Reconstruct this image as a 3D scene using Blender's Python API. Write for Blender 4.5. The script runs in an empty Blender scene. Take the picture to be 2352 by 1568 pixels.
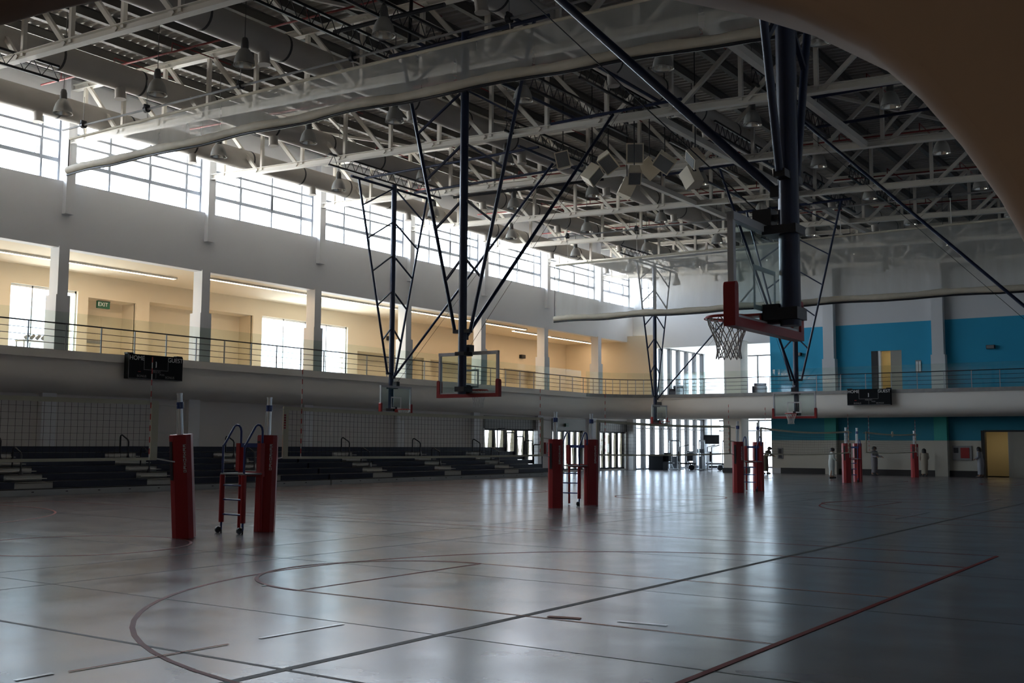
import bpy, math, random
from mathutils import Vector, Matrix
random.seed(7)
PI = math.pi
SC = bpy.context.scene
COL = SC.collection

# ------------------------------------------------------------------ camera, sky, exposure
cam_d = bpy.data.cameras.new('camera'); cam = bpy.data.objects.new('camera', cam_d); COL.objects.link(cam)
F_PX, YAW, PIT, ROLL, HC = 2498.7, 0.6041, 0.0945, 0.0056, 1.70
cam_d.sensor_width = 36.0; cam_d.lens = F_PX * 36.0 / 2352.0
cam_d.clip_start = 0.05; cam_d.clip_end = 500
_f = Vector((-math.sin(YAW) * math.cos(PIT), math.cos(YAW) * math.cos(PIT), math.sin(PIT)))
_r = Vector((math.cos(YAW), math.sin(YAW), 0)); _u = _r.cross(_f)
_r2 = _r * math.cos(ROLL) + _u * math.sin(ROLL); _u2 = _u * math.cos(ROLL) - _r * math.sin(ROLL)
cam.matrix_world = Matrix(((_r2.x, _u2.x, -_f.x, 0), (_r2.y, _u2.y, -_f.y, 0), (_r2.z, _u2.z, -_f.z, HC), (0, 0, 0, 1)))
SC.camera = cam
SC.view_settings.view_transform = 'Standard'; SC.view_settings.look = 'None'
SC.view_settings.gamma = 1.0; SC.view_settings.use_curve_mapping = False
SC.view_settings.exposure = 1.12
SKY = 8.6
w = bpy.data.worlds.new('sky'); SC.world = w; w.use_nodes = True
wn_, wl_ = w.node_tree.nodes, w.node_tree.links; bg = wn_['Background']; bg.inputs[1].default_value = SKY
_tc = wn_.new('ShaderNodeTexCoord'); _sx = wn_.new('ShaderNodeSeparateXYZ'); _cr = wn_.new('ShaderNodeValToRGB')
_mr = wn_.new('ShaderNodeMapRange'); _mr.inputs['From Min'].default_value = -1.0; _mr.inputs['From Max'].default_value = 1.0
wl_.new(_tc.outputs['Generated'], _sx.inputs[0]); wl_.new(_sx.outputs['Z'], _mr.inputs['Value']); wl_.new(_mr.outputs[0], _cr.inputs[0]); wl_.new(_cr.outputs[0], bg.inputs[0])
_e = _cr.color_ramp.elements; _e[0].position = 0.46; _e[0].color = (1.55, 1.50, 1.42, 1); _e[1].position = 0.52; _e[1].color = (0.75, 0.85, 1.0, 1)   # sunlit sand below, hazy sky above
cy = SC.cycles
cy.max_bounces = 7; cy.diffuse_bounces = 5; cy.glossy_bounces = 3; cy.transmission_bounces = 3
cy.transparent_max_bounces = 20; cy.caustics_reflective = False; cy.caustics_refractive = False
cy.use_denoising = True; cy.sample_clamp_indirect = 6.0
def portal(name, loc, sx, sy, rot):
    l = bpy.data.lights.new(name, 'AREA'); l.shape = 'RECTANGLE'; l.size = sx; l.size_y = sy
    l.cycles.is_portal = True
    o = bpy.data.objects.new(name, l); o.location = loc; o.rotation_euler = rot; COL.objects.link(o)
    return o
# daylight enters through these openings: clerestory band, gallery windows, annex glazing
portal('clerestory_daylight', (-36.45, 34.5, 12.55), 2.7, 66, (0, -PI / 2, 0))
portal('gallery_daylight', (-41.6, 40.5, 6.5), 3.2, 6.4, (0, -PI / 2, 0))
portal('annex_daylight', (-36.5, 74.7, 4.5), 9.0, 15, (0, -PI / 2, 0))
portal('annex_end_daylight', (-31, 82.6, 4.5), 10, 9.0, (-PI / 2, 0, 0))

# ------------------------------------------------------------------ materials
def _mat(name):
    m = bpy.data.materials.new(name); m.use_nodes = True
    return m, m.node_tree, m.node_tree.nodes, m.node_tree.links
def mat(name, col, rough=0.6, metal=0.0, var=0.06, scale=3.0, bump=0.0, spec=0.5):
    m, nt, N, L = _mat(name)
    b = N['Principled BSDF']; b.inputs['Roughness'].default_value = rough; b.inputs['Metallic'].default_value = metal
    b.inputs['Specular IOR Level'].default_value = spec
    tc = N.new('ShaderNodeTexCoord'); no = N.new('ShaderNodeTexNoise'); no.inputs['Scale'].default_value = scale
    no.inputs['Detail'].default_value = 4
    L.new(tc.outputs['Object'], no.inputs['Vector'])
    mx = N.new('ShaderNodeMix'); mx.data_type = 'RGBA'
    mx.inputs['A'].default_value = tuple(max(0, c * (1 - var)) for c in col) + (1,)
    mx.inputs['B'].default_value = tuple(min(1, c * (1 + var)) for c in col) + (1,)
    L.new(no.outputs['Fac'], mx.inputs['Factor']); L.new(mx.outputs['Result'], b.inputs['Base Color'])
    if bump:
        bp = N.new('ShaderNodeBump'); bp.inputs['Strength'].default_value = bump; bp.inputs['Distance'].default_value = 0.02
        L.new(no.outputs['Fac'], bp.inputs['Height']); L.new(bp.outputs['Normal'], b.inputs['Normal'])
    return m
def emit(name, col, s):
    m, nt, N, L = _mat(name)
    b = N['Principled BSDF']; b.inputs['Base Color'].default_value = (0.8, 0.8, 0.8, 1)
    b.inputs['Emission Color'].default_value = tuple(col) + (1,); b.inputs['Emission Strength'].default_value = s
    return m
def sheer(name, col, alpha, rough=0.5, noise=0.0, gloss=0.0):
    """see-through sheet: transparent mixed with a diffuse (mesh, glass film) or glossy layer"""
    m, nt, N, L = _mat(name)
    out = N['Material Output']; N.remove(N['Principled BSDF'])
    tr = N.new('ShaderNodeBsdfTransparent'); mx = N.new('ShaderNodeMixShader')
    if gloss:
        tr.inputs[0].default_value = tuple(col) + (1,)
        d = N.new('ShaderNodeBsdfGlossy'); d.inputs['Roughness'].default_value = rough
        lw = N.new('ShaderNodeLayerWeight'); lw.inputs['Blend'].default_value = 0.5
        pw = N.new('ShaderNodeMath'); pw.operation = 'POWER'; pw.inputs[1].default_value = 5
        ma = N.new('ShaderNodeMath'); ma.operation = 'MULTIPLY_ADD'; ma.inputs[1].default_value = 0.55; ma.inputs[2].default_value = 0.03 * gloss
        L.new(lw.outputs['Facing'], pw.inputs[0]); L.new(pw.outputs[0], ma.inputs[0]); L.new(ma.outputs[0], mx.inputs[0])
    else:
        d = N.new('ShaderNodeBsdfDiffuse'); d.inputs['Color'].default_value = tuple(col) + (1,)
        t2 = N.new('ShaderNodeBsdfTranslucent'); t2.inputs['Color'].default_value = tuple(col) + (1,)
        dm = N.new('ShaderNodeMixShader'); dm.inputs[0].default_value = 0.45
        L.new(d.outputs[0], dm.inputs[1]); L.new(t2.outputs[0], dm.inputs[2]); d = dm
        mx.inputs[0].default_value = alpha
        if noise:
            tc = N.new('ShaderNodeTexCoord'); no = N.new('ShaderNodeTexNoise'); no.inputs['Scale'].default_value = 1.2
            no.inputs['Detail'].default_value = 5
            mp = N.new('ShaderNodeMapping'); mp.inputs['Scale'].default_value = (2.0, 2.0, 0.35)
            mr = N.new('ShaderNodeMapRange'); mr.inputs['To Min'].default_value = alpha - noise; mr.inputs['To Max'].default_value = alpha + noise
            L.new(tc.outputs['Object'], mp.inputs[0]); L.new(mp.outputs[0], no.inputs['Vector'])
            L.new(no.outputs['Fac'], mr.inputs['Value']); L.new(mr.outputs[0], mx.inputs[0])
    L.new(tr.outputs[0], mx.inputs[1]); L.new(d.outputs[0], mx.inputs[2]); L.new(mx.outputs[0], out.inputs['Surface'])
    return m
M = {}
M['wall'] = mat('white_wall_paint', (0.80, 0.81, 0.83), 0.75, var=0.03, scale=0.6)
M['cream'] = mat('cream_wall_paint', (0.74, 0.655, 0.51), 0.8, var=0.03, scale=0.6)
M['fascia'] = mat('fascia_plaster', (0.82, 0.79, 0.73), 0.7, var=0.03, scale=0.5)
M['blue'] = mat('blue_wall_paint', (0.012, 0.30, 0.50), 0.7, var=0.05, scale=0.8)
M['teal'] = mat('teal_wall_paint', (0.01, 0.22, 0.33), 0.6, var=0.05, scale=0.8)
M['lowall'] = mat('pale_lower_wall_paint', (0.74, 0.71, 0.68), 0.75, var=0.03, scale=0.7)
M['wallfar_shaded'] = mat('shaded_far_wall_white', (0.60, 0.61, 0.62), 0.75, var=0.03, scale=0.6)  # white wall paint darkened to stand in for the dimmer far end
M['tealp_lit'] = mat('downlit_pilaster_teal', (0.03, 0.32, 0.29), 0.6, var=0.05, scale=0.8)  # down-light on the blue pilaster band put into a lighter teal
M['wains'] = mat('wainscot_paint', (0.50, 0.485, 0.42), 0.7, var=0.03, scale=0.7)
M['base'] = mat('dark_baseboard', (0.015, 0.014, 0.015), 0.5)
M['stone'] = mat('grey_stone_edge', (0.28, 0.28, 0.27), 0.45, var=0.35, scale=2.5)
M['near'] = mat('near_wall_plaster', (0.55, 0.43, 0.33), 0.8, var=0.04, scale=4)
M['steel'] = mat('cream_painted_steel', (0.74, 0.71, 0.65), 0.5, var=0.06, scale=2)
M['deck'] = mat('roof_deck_metal', (0.46, 0.44, 0.41), 0.5, metal=0.1, var=0.08, scale=1)
M['purlin'] = mat('purlin_steel', (0.16, 0.155, 0.145), 0.5, metal=0.1)
M['duct'] = mat('duct_sheet_metal', (0.52, 0.49, 0.45), 0.55, metal=0.05, var=0.08, scale=0.8)
M['band'] = mat('duct_seam_band', (0.05, 0.05, 0.05), 0.5)
M['black'] = mat('black_enamel', (0.012, 0.014, 0.02), 0.35)
M['navy'] = mat('navy_enamel', (0.012, 0.022, 0.06), 0.3)
M['redpipe'] = mat('red_sprinkler_paint', (0.25, 0.03, 0.03), 0.5)
M['pad'] = mat('red_vinyl_padding', (0.34, 0.015, 0.018), 0.4, var=0.1, scale=4)
M['rim'] = mat('red_rim_enamel', (0.55, 0.05, 0.04), 0.35)
M['netw'] = mat('white_cord', (0.75, 0.74, 0.70), 0.8)
M['netd'] = mat('dark_cord', (0.03, 0.03, 0.03), 0.8)
M['tape'] = mat('net_tape', (0.62, 0.60, 0.46), 0.7, var=0.1)
M['chrome'] = mat('bright_aluminium', (0.70, 0.75, 0.78), 0.28, metal=0.75)
M['frame'] = mat('grey_board_frame', (0.58, 0.60, 0.63), 0.4, metal=0.1)
M['grey'] = mat('mid_grey_plastic', (0.25, 0.25, 0.25), 0.5)
M['blued'] = mat('blue_powder_coat', (0.03, 0.06, 0.22), 0.3)
M['bench'] = mat('navy_bench_plastic', (0.010, 0.013, 0.035), 0.4, var=0.15)
M['step'] = mat('grey_step_panel', (0.42, 0.42, 0.40), 0.55, var=0.1, scale=2)
M['skirt'] = mat('bleacher_skirt', (0.42, 0.45, 0.46), 0.4, var=0.08, scale=1.5)
M['lamp'] = mat('lamp_spun_aluminium', (0.42, 0.42, 0.40), 0.4, metal=0.35)
M['lampin'] = mat('lamp_reflector', (0.8, 0.79, 0.74), 0.18, metal=0.8)
M['lampd'] = mat('lamp_ballast', (0.10, 0.10, 0.10), 0.5)
M['spk'] = mat('white_speaker_cabinet', (0.86, 0.77, 0.61), 0.6)
M['grille'] = mat('speaker_grille', (0.20, 0.20, 0.20), 0.7, scale=60, var=0.3)
M['mull'] = mat('window_aluminium', (0.34, 0.37, 0.41), 0.4, metal=0.2)
M['mulld'] = mat('dark_mullion', (0.03, 0.03, 0.033), 0.5, spec=0.3)
M['glass'] = sheer('window_glass', (0.975, 0.985, 0.985), 0, 0.03, gloss=1.0)
M['tglass'] = sheer('tinted_window_glass', (0.62, 0.66, 0.68), 0, 0.03, gloss=1.0)
M['gglass'] = sheer('guard_glass', (0.93, 0.965, 0.945), 0, 0.04, gloss=1.2)
M['bglass'] = sheer('backboard_glass', (0.86, 0.93, 0.93), 0, 0.05, gloss=1.2)
M['mesh'] = sheer('divider_mesh', (0.74, 0.71, 0.64), 0.35, noise=0.08)
M['mesh2'] = sheer('far_divider_mesh', (0.66, 0.635, 0.57), 0.45, noise=0.10)
M['hem'] = mat('curtain_hem_vinyl', (0.62, 0.56, 0.44), 0.7, var=0.15, scale=3)
M['strip'] = emit('strip_lamp_glow', (1.0, 0.72, 0.47), 11.0)
M['warm'] = emit('warm_lamp_glow', (1.0, 0.80, 0.40), 3.0)
M['lobby'] = emit('lobby_fill_glow', (1.0, 0.84, 0.70), 14.0)  # glow of the fill light added behind the camera
M['door'] = mat('grey_door_leaf', (0.30, 0.29, 0.25), 0.6)
M['cdoor'] = mat('cream_door_leaf', (0.66, 0.58, 0.44), 0.6)
M['green'] = mat('exit_sign_green', (0.012, 0.10, 0.055), 0.4)
M['white'] = mat('white_lettering', (0.72, 0.74, 0.74), 0.6)
M['board'] = mat('scoreboard_black', (0.006, 0.007, 0.009), 0.7, spec=0.15)
M['skin'] = mat('skin', (0.36, 0.20, 0.13), 0.6)
M['vent'] = sheer('beige_drape', (0.52, 0.47, 0.36), 0.93)
M['redbox'] = mat('red_cabinet', (0.30, 0.02, 0.02), 0.4)

def floor_mat():
    m, nt, N, L = _mat('polished_slab_floor')
    b = N['Principled BSDF']
    tc = N.new('ShaderNodeTexCoord')
    mp = N.new('ShaderNodeMapping'); mp.inputs['Scale'].default_value = (0.7, 0.9, 1)
    no = N.new('ShaderNodeTexNoise'); no.inputs['Scale'].default_value = 1.2; no.inputs['Detail'].default_value = 4; no.inputs['Roughness'].default_value = 0.5
    L.new(tc.outputs['Object'], mp.inputs[0]); L.new(mp.outputs[0], no.inputs['Vector'])
    cr = N.new('ShaderNodeValToRGB'); cr.color_ramp.elements[0].position = 0.3; cr.color_ramp.elements[0].color = (0.098, 0.086, 0.092, 1)
    cr.color_ramp.elements[1].position = 0.75; cr.color_ramp.elements[1].color = (0.140, 0.124, 0.134, 1)
    L.new(no.outputs['Fac'], cr.inputs[0]); L.new(cr.outputs[0], b.inputs['Base Color'])
    mr = N.new('ShaderNodeMapRange'); mr.inputs['To Min'].default_value = 0.16; mr.inputs['To Max'].default_value = 0.31
    n2 = N.new('ShaderNodeTexNoise'); n2.inputs['Scale'].default_value = 1.6; n2.inputs['Detail'].default_value = 3
    L.new(mp.outputs[0], n2.inputs['Vector']); L.new(n2.outputs['Fac'], mr.inputs['Value']); L.new(mr.outputs[0], b.inputs['Roughness'])
    n3 = N.new('ShaderNodeTexNoise'); n3.inputs['Scale'].default_value = 1.8; n3.inputs['Detail'].default_value = 3
    L.new(tc.outputs['Object'], n3.inputs['Vector'])
    bp = N.new('ShaderNodeBump'); bp.inputs['Strength'].default_value = 0.16; bp.inputs['Distance'].default_value = 0.02
    L.new(n3.outputs['Fac'], bp.inputs['Height']); L.new(bp.outputs['Normal'], b.inputs['Normal'])
    b.inputs['Specular IOR Level'].default_value = 0.27
    return m
M['floor'] = floor_mat()

# ------------------------------------------------------------------ mesh helpers
class MB:
    def __init__(s): s.v = []; s.f = []; s.sm = []; s.mi = []; s.cur = 0
    def add(s, vs, fs, smooth=False):
        n = len(s.v); s.v += [tuple(v) for v in vs]
        for f in fs: s.f.append(tuple(i + n for i in f)); s.sm.append(smooth); s.mi.append(s.cur)
        return s
    def box(s, x0, x1, y0, y1, z0, z1):
        return s.add([(x, y, z) for z in (z0, z1) for y in (y0, y1) for x in (x0, x1)],
                     [(0, 2, 3, 1), (4, 5, 7, 6), (0, 1, 5, 4), (2, 6, 7, 3), (0, 4, 6, 2), (1, 3, 7, 5)])
    def hexa(s, b4, t4):
        return s.add(list(b4) + list(t4), [(3, 2, 1, 0), (4, 5, 6, 7), (0, 1, 5, 4), (1, 2, 6, 5), (2, 3, 7, 6), (3, 0, 4, 7)])
    def bar(s, p, q, w, h=None, up=(0, 0, 1)):
        p = Vector(p); q = Vector(q); h = h or w; d = (q - p).normalized(); up = Vector(up)
        if abs(d.dot(up)) > 0.98: up = Vector((1, 0, 0)) if abs(d.x) < 0.9 else Vector((0, 1, 0))
        a = d.cross(up).normalized() * (w / 2); b = a.cross(d).normalized() * (h / 2)
        return s.hexa([p - a - b, p + a - b, p + a + b, p - a + b], [q - a - b, q + a - b, q + a + b, q - a + b])
    def tube(s, pts, r, n=8, closed=False, smooth=True):
        pts = [Vector(p) for p in pts]; k = len(pts); ring = []
        rr = r if isinstance(r, (list, tuple)) else [r] * k
        prev = None; vs = []
        for i, p in enumerate(pts):
            a = pts[(i - 1) % k] if (closed or i > 0) else p
            b = pts[(i + 1) % k] if (closed or i < k - 1) else p
            d = (b - a).normalized()
            if prev is None:
                u = d.cross(Vector((0, 0, 1)))
                if u.length < 1e-3: u = d.cross(Vector((1, 0, 0)))
                u.normalize()
            else:
                u = (prev - d * prev.dot(d)).normalized()
            prev = u; v = d.cross(u)
            for j in range(n):
                t = 2 * PI * j / n; vs.append(p + (u * math.cos(t) + v * math.sin(t)) * rr[i])
        fs = []
        for i in range(k if closed else k - 1):
            for j in range(n):
                a = i * n + j; b = i * n + (j + 1) % n; c = ((i + 1) % k) * n + (j + 1) % n; d = ((i + 1) % k) * n + j
                fs.append((a, b, c, d))
        s.add(vs, fs, smooth)
        if not closed:
            s.add(vs[:n], [tuple(range(n - 1, -1, -1))]); s.add(vs[-n:], [tuple(range(n))])
        return s
    def lathe(s, prof, c=(0, 0, 0), n=24, smooth=True, cap=True):
        vs = []
        for r, z in prof:
            for j in range(n):
                t = 2 * PI * j / n; vs.append((c[0] + r * math.cos(t), c[1] + r * math.sin(t), c[2] + z))
        fs = [(i * n + j, i * n + (j + 1) % n, (i + 1) * n + (j + 1) % n, (i + 1) * n + j) for i in range(len(prof) - 1) for j in range(n)]
        s.add(vs, fs, smooth)
        return s
    def prism(s, poly, fn, t0, t1):
        """polygon (2d, ccw) extruded along fn(u, v, t)"""
        n = len(poly); vs = [fn(u, v, t0) for u, v in poly] + [fn(u, v, t1) for u, v in poly]
        return s.add(vs, [tuple(range(n - 1, -1, -1)), tuple(range(n, 2 * n))] + [(i, (i + 1) % n, n + (i + 1) % n, n + i) for i in range(n)])
    def grid(s, fn, nu, nv, smooth=True):
        vs = [fn(i / nu, j / nv) for j in range(nv + 1) for i in range(nu + 1)]
        return s.add(vs, [(j * (nu + 1) + i, j * (nu + 1) + i + 1, (j + 1) * (nu + 1) + i + 1, (j + 1) * (nu + 1) + i) for j in range(nv) for i in range(nu)], smooth)
    def build(s, name, m, parent=None, loc=None):
        me = bpy.data.meshes.new(name); me.from_pydata(s.v, [], s.f)
        ms = m if isinstance(m, (list, tuple)) else [m]
        for x in ms: me.materials.append(M[x] if isinstance(x, str) else x)
        me.polygons.foreach_set('use_smooth', s.sm); me.polygons.foreach_set('material_index', s.mi)
        me.update()
        o = bpy.data.objects.new(name, me); COL.objects.link(o)
        if parent is not None: o.parent = parent
        if loc is not None: o.location = loc
        return o
def tag(o, label, cat, group=None, kind=None):
    o['label'] = label; o['category'] = cat
    if group: o['group'] = group
    if kind: o['kind'] = kind
    return o
def thing(name, loc, label, cat, rz=0, group=None, kind=None):
    o = bpy.data.objects.new(name, None); o.empty_display_size = 0.2; COL.objects.link(o)
    o.location = loc; o.rotation_euler = (0, 0, rz)
    return tag(o, label, cat, group, kind)
def struct(o, label, cat): return tag(o, label, cat, kind='structure')
def dup(root, loc, rz=None, label=None, group=None):
    r = root.copy(); COL.objects.link(r); r.location = loc
    if rz is not None: r.rotation_euler = (0, 0, rz)
    if label: r['label'] = label
    if group: r['group'] = group
    for ch in list(root.children):
        c = ch.copy(); COL.objects.link(c); c.parent = r
        for g in list(ch.children):
            d = g.copy(); COL.objects.link(d); d.parent = c
    return r
def text(name, s, size, parent, mx, m, ext=0.004, align='CENTER', sx=1.0):
    cu = bpy.data.curves.new(name, 'FONT'); cu.body = s; cu.size = size; cu.extrude = ext
    cu.align_x = align; cu.align_y = 'CENTER'; cu.materials.append(M[m])
    tmp = bpy.data.objects.new(name, cu); COL.objects.link(tmp); bpy.context.view_layer.update()
    me = bpy.data.meshes.new_from_object(tmp.evaluated_get(bpy.context.evaluated_depsgraph_get())); bpy.data.objects.remove(tmp)
    o = bpy.data.objects.new(name, me); COL.objects.link(o); o.parent = parent
    o.matrix_local = mx @ Matrix.Diagonal((sx, 1, 1, 1))
    return o
def wall_holes(mb, fn, u0, u1, z0, z1, holes, t0, t1):
    """solid wall in the (u, z) plane with rectangular holes, thickness t0..t1"""
    us = sorted({u0, u1} | {min(max(h[k], u0), u1) for h in holes for k in (0, 1)})
    zs = sorted({z0, z1} | {min(max(h[k], z0), z1) for h in holes for k in (2, 3)})
    for i in range(len(us) - 1):
        j = 0
        while j < len(zs) - 1:
            def hole(a): 
                uc = (us[i] + us[i + 1]) / 2; zc = (zs[a] + zs[a + 1]) / 2
                return any(h[0] < uc < h[1] and h[2] < zc < h[3] for h in holes)
            if hole(j): j += 1; continue
            k = j
            while k + 1 < len(zs) - 1 and not hole(k + 1): k += 1
            mb.prism([(us[i], zs[j]), (us[i + 1], zs[j]), (us[i + 1], zs[k + 1]), (us[i], zs[k + 1])], fn, t0, t1)
            j = k + 1
    return mb
FX = lambda u, z, t: (t, u, z)     # wall lying along Y, thickness in X
FY = lambda u, z, t: (u, t, z)     # wall lying along X, thickness in Y
ORD = ['first', 'second', 'third', 'fourth', 'fifth', 'sixth', 'seventh', 'eighth', 'ninth', 'tenth', 'eleventh', 'twelfth']

# ------------------------------------------------------------------ key dimensions
XW, YF, XR, Y0 = -36.0, 67.0, 5.0, 2.6       # window wall, far wall, right wall, near wall
COLY = [3.75 + 6.533 * k for k in range(10)]  # column lines 3.75 .. 62.5
def chord_z(x): return 12.68 - 0.0385 * (x - XW)
def deck_z(x): return chord_z(x) + 2.72

# ------------------------------------------------------------------ floor and its painted lines
fl = MB(); fl.box(XW - 8, XR + 3, -6, YF + 17, -0.3, 0)
struct(fl.build('floor', 'floor'), 'polished grey lavender slab floor of the sports hall', 'floor')
M['lred'] = mat('dark_red_line', (0.22, 0.035, 0.03), 0.55, var=0.3, scale=2, spec=0.15)
M['lorange'] = mat('worn_orange_line', (0.36, 0.12, 0.06), 0.55, var=0.35, scale=2, spec=0.15)
M['lwhite'] = mat('worn_white_line', (0.50, 0.50, 0.50), 0.22, var=0.4, scale=2)
M['seam'] = mat('grey_floor_joint', (0.07, 0.072, 0.065), 0.55, var=0.25, scale=2, spec=0.2)
def ribbon(mb, pts, wd, z=0.003, closed=False):
    pts = [Vector((p[0], p[1], 0)) for p in pts]; k = len(pts); vs = []
    for i, p in enumerate(pts):
        a = pts[i - 1] if (i > 0 or closed) else p; b = pts[(i + 1) % k] if (i < k - 1 or closed) else p
        d = (b - a).normalized(); n = Vector((-d.y, d.x, 0)) * wd / 2
        vs += [(p.x - n.x, p.y - n.y, z), (p.x + n.x, p.y + n.y, z)]
    mb.add(vs, [(2 * i, 2 * ((i + 1) % k), 2 * ((i + 1) % k) + 1, 2 * i + 1) for i in range(k if closed else k - 1)])
def arc(cx, cy_, r, a0, a1, n=40): return [(cx + r * math.cos(a0 + (a1 - a0) * i / n), cy_ + r * math.sin(a0 + (a1 - a0) * i / n)) for i in range(n + 1)]
CT = [10.98, 33.0, 55.0]      # centre lines of the three cross courts
XL_, XR_ = -29.15, -3.55
lm = MB()
for q, cyy in enumerate(CT):
    for sgn, xb in ((-1, XR_), (1, XL_)):
        rim = xb + sgn * 1.85
        lm.cur = 0
        a = arc(rim, cyy, 5.6, PI / 2, 3 * PI / 2) if sgn < 0 else arc(rim, cyy, 5.6, -PI / 2, PI / 2)
        ribbon(lm, [(xb, a[0][1])] + a + [(xb, a[-1][1])], 0.05, 0.003)
        ft = xb + sgn * 5.79
        c = arc(ft, cyy, 1.8, PI / 2, 3 * PI / 2) if sgn < 0 else arc(ft, cyy, 1.8, -PI / 2, PI / 2)
        ribbon(lm, c, 0.05, 0.005)
        ribbon(lm, [(ft, cyy - 1.8), (ft, cyy + 1.8)], 0.035, 0.004)
        lm.cur = 1
        for s2 in (-1, 1): ribbon(lm, [(xb, cyy + s2 * 1.8), (ft, cyy + s2 * 1.8)], 0.03, 0.004)
        lm.cur = 0
        ribbon(lm, [(xb, cyy - 7.6), (xb, cyy + 7.6)], 0.06, 0.0045)
    for s2 in (-1, 1): ribbon(lm, [(XL_, cyy + s2 * 7.6), (XR_, cyy + s2 * 7.6)], 0.035, 0.004)
    ribbon(lm, arc(-16.35, cyy, 1.83, 0, 2 * PI), 0.05, 0.0035)
    lm.cur = 2
    for xx in (-7.3, -25.4) if q else ():
        ribbon(lm, [(xx, cyy - 6.4), (xx, cyy - 3.2)], 0.045, 0.006); ribbon(lm, [(xx, cyy + 0.5), (xx, cyy + 6.4)], 0.045, 0.006)
    for s2 in (-1, 1): ribbon(lm, [(-20.6, cyy + s2 * 6.9), (-11.6, cyy + s2 * 6.9)], 0.045, 0.007)
lm.cur = 2
ribbon(lm, [(-5.25, 9.44), (-4.75, 9.5)], 0.07, 0.0062); ribbon(lm, [(-7.32, 6.75), (-7.27, 7.75)], 0.05, 0.0064); ribbon(lm, [(-7.44, 4.55), (-7.44, 4.85)], 0.05, 0.0064); ribbon(lm, [(-10.0, 9.25), (-9.93, 9.22)], 0.05, 0.0064)
lm.cur = 1
ribbon(lm, [(-5.95, 9.27), (-5.62, 9.36)], 0.10, 0.0066); ribbon(lm, [(-7.4, 4.95), (-7.32, 6.4)], 0.03, 0.0066)
struct(lm.build('trim_1', ['lred', 'lorange', 'lwhite']), 'red, orange and white court lines painted on the floor', 'court lines')
sj = MB()
ribbon(sj, [(-6.18, -1), (-6.18, 66)], 0.085, 0.0022)
for xx in (-0.2, -12.1, -13.7, -18.2, -24.2, -30.2): ribbon(sj, [(xx, -1), (xx, 66)], 0.018, 0.0021)
for k, yy in enumerate((1.9, 4.1, 5.95, 7.82, 11.6, 15.5, 19.4, 23.3, 27.2, 31.1, 35, 39, 43, 47, 51, 55, 59, 63)): ribbon(sj, [(-31.5, yy), (4, yy)], 0.045 if yy == 5.95 else 0.016, 0.0015)
struct(sj.build('trim_2', 'seam'), 'dark joints between the floor slabs', 'floor joints')

# ------------------------------------------------------------------ window wall: upper wall, columns, clerestory
wl = MB()
wl.box(XW - 0.45, XW, Y0, YF + 0.3, 8.8, 11.28)                     # band between gallery opening and clerestory
wl.box(XW - 0.45, XW - 0.1, Y0, YF + 0.3, 13.75, 15.6)               # band above clerestory
struct(wl.build('wall_left', 'wall'), 'white upper wall between the gallery and the clerestory windows', 'wall')
wb = MB()
wall_holes(wb, FX, Y0, YF + 0.3, 0, 4.6, [(50.2, 55.9, 0.1, 2.62), (57.4, 61.2, 0.1, 2.62), (63.3, 66.8, 0.1, 2.62)], XW - 0.9, XW - 0.5)
struct(wb.build('wall_left_lower', 'lowall'), 'pale wall behind the bleachers under the gallery', 'wall')
for k, y in enumerate(COLY):
    c = MB()
    c.box(XW - 0.5, XW + 0.22, y - 0.36, y, 10.05, 15.3)             # pier over the clerestory
    c.box(XW - 0.5, XW + 0.04, y - 0.42, y, 5.0, 8.85)               # gallery pier
    c.box(XW - 0.56, XW + 0.10, y - 0.50, y + 0.07, 5.0, 7.05)       # cased lower part
    c.box(XW - 0.6, XW - 0.28, y - 0.62, y - 0.05, 0, 4.6)           # pier under the gallery
    struct(c.build('column', 'wall'), 'white column on the window wall, %s from the near end' % ORD[k], 'column')
def win_bay(y0, y1, n, name, label):
    f = MB(); xa, xb = XW - 0.42, XW - 0.30
    zs = [(11.28, 0.10), (12.10, 0.15), (12.80, 0.09), (13.22, 0.10), (13.72, 0.10)]
    for z, h in zs: f.box(xa, xb, y0, y1, z - h / 2, z + h / 2)
    ms = [y0 + 0.03] + [y0 + 1.78 + 1.83 * i for i in range(3)] + [y1 - 0.03]
    for y in ms: f.box(xa + 0.01, xb + 0.01, y - 0.04, y + 0.04, 11.28, 13.72)
    for i in (1, 2) if n % 2 == 0 else (0, 2):                        # opened sashes
        a, b = ms[i] + 0.06, ms[i + 1] - 0.06
        for ya in (a, b): f.bar((xb + 0.0, ya, 12.78), (xb - 0.42, ya, 12.2), 0.05)
        f.bar((xb - 0.42, a, 12.2), (xb - 0.42, b, 12.2), 0.05)
        for ya in (a - 0.03, b + 0.03): f.box(xa, xb + 0.02, ya - 0.05, ya + 0.05, 12.1, 12.8)
    o = f.build(name, 'mull'); struct(o, label, 'window')
    g = MB(); g.box(XW - 0.37, XW - 0.362, y0, y1, 11.28, 13.72); p = g.build('pane', 'glass', o)
    return o
for k in range(9):
    win_bay(COLY[k], COLY[k + 1] - 0.36, k, 'window_%d' % (k + 1), 'clerestory window bay between the %s and %s columns of the window wall' % (ORD[k], ORD[k + 1]))
win_bay(COLY[9], YF, 9, 'window_10', 'clerestory window bay at the far corner of the window wall')

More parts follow.
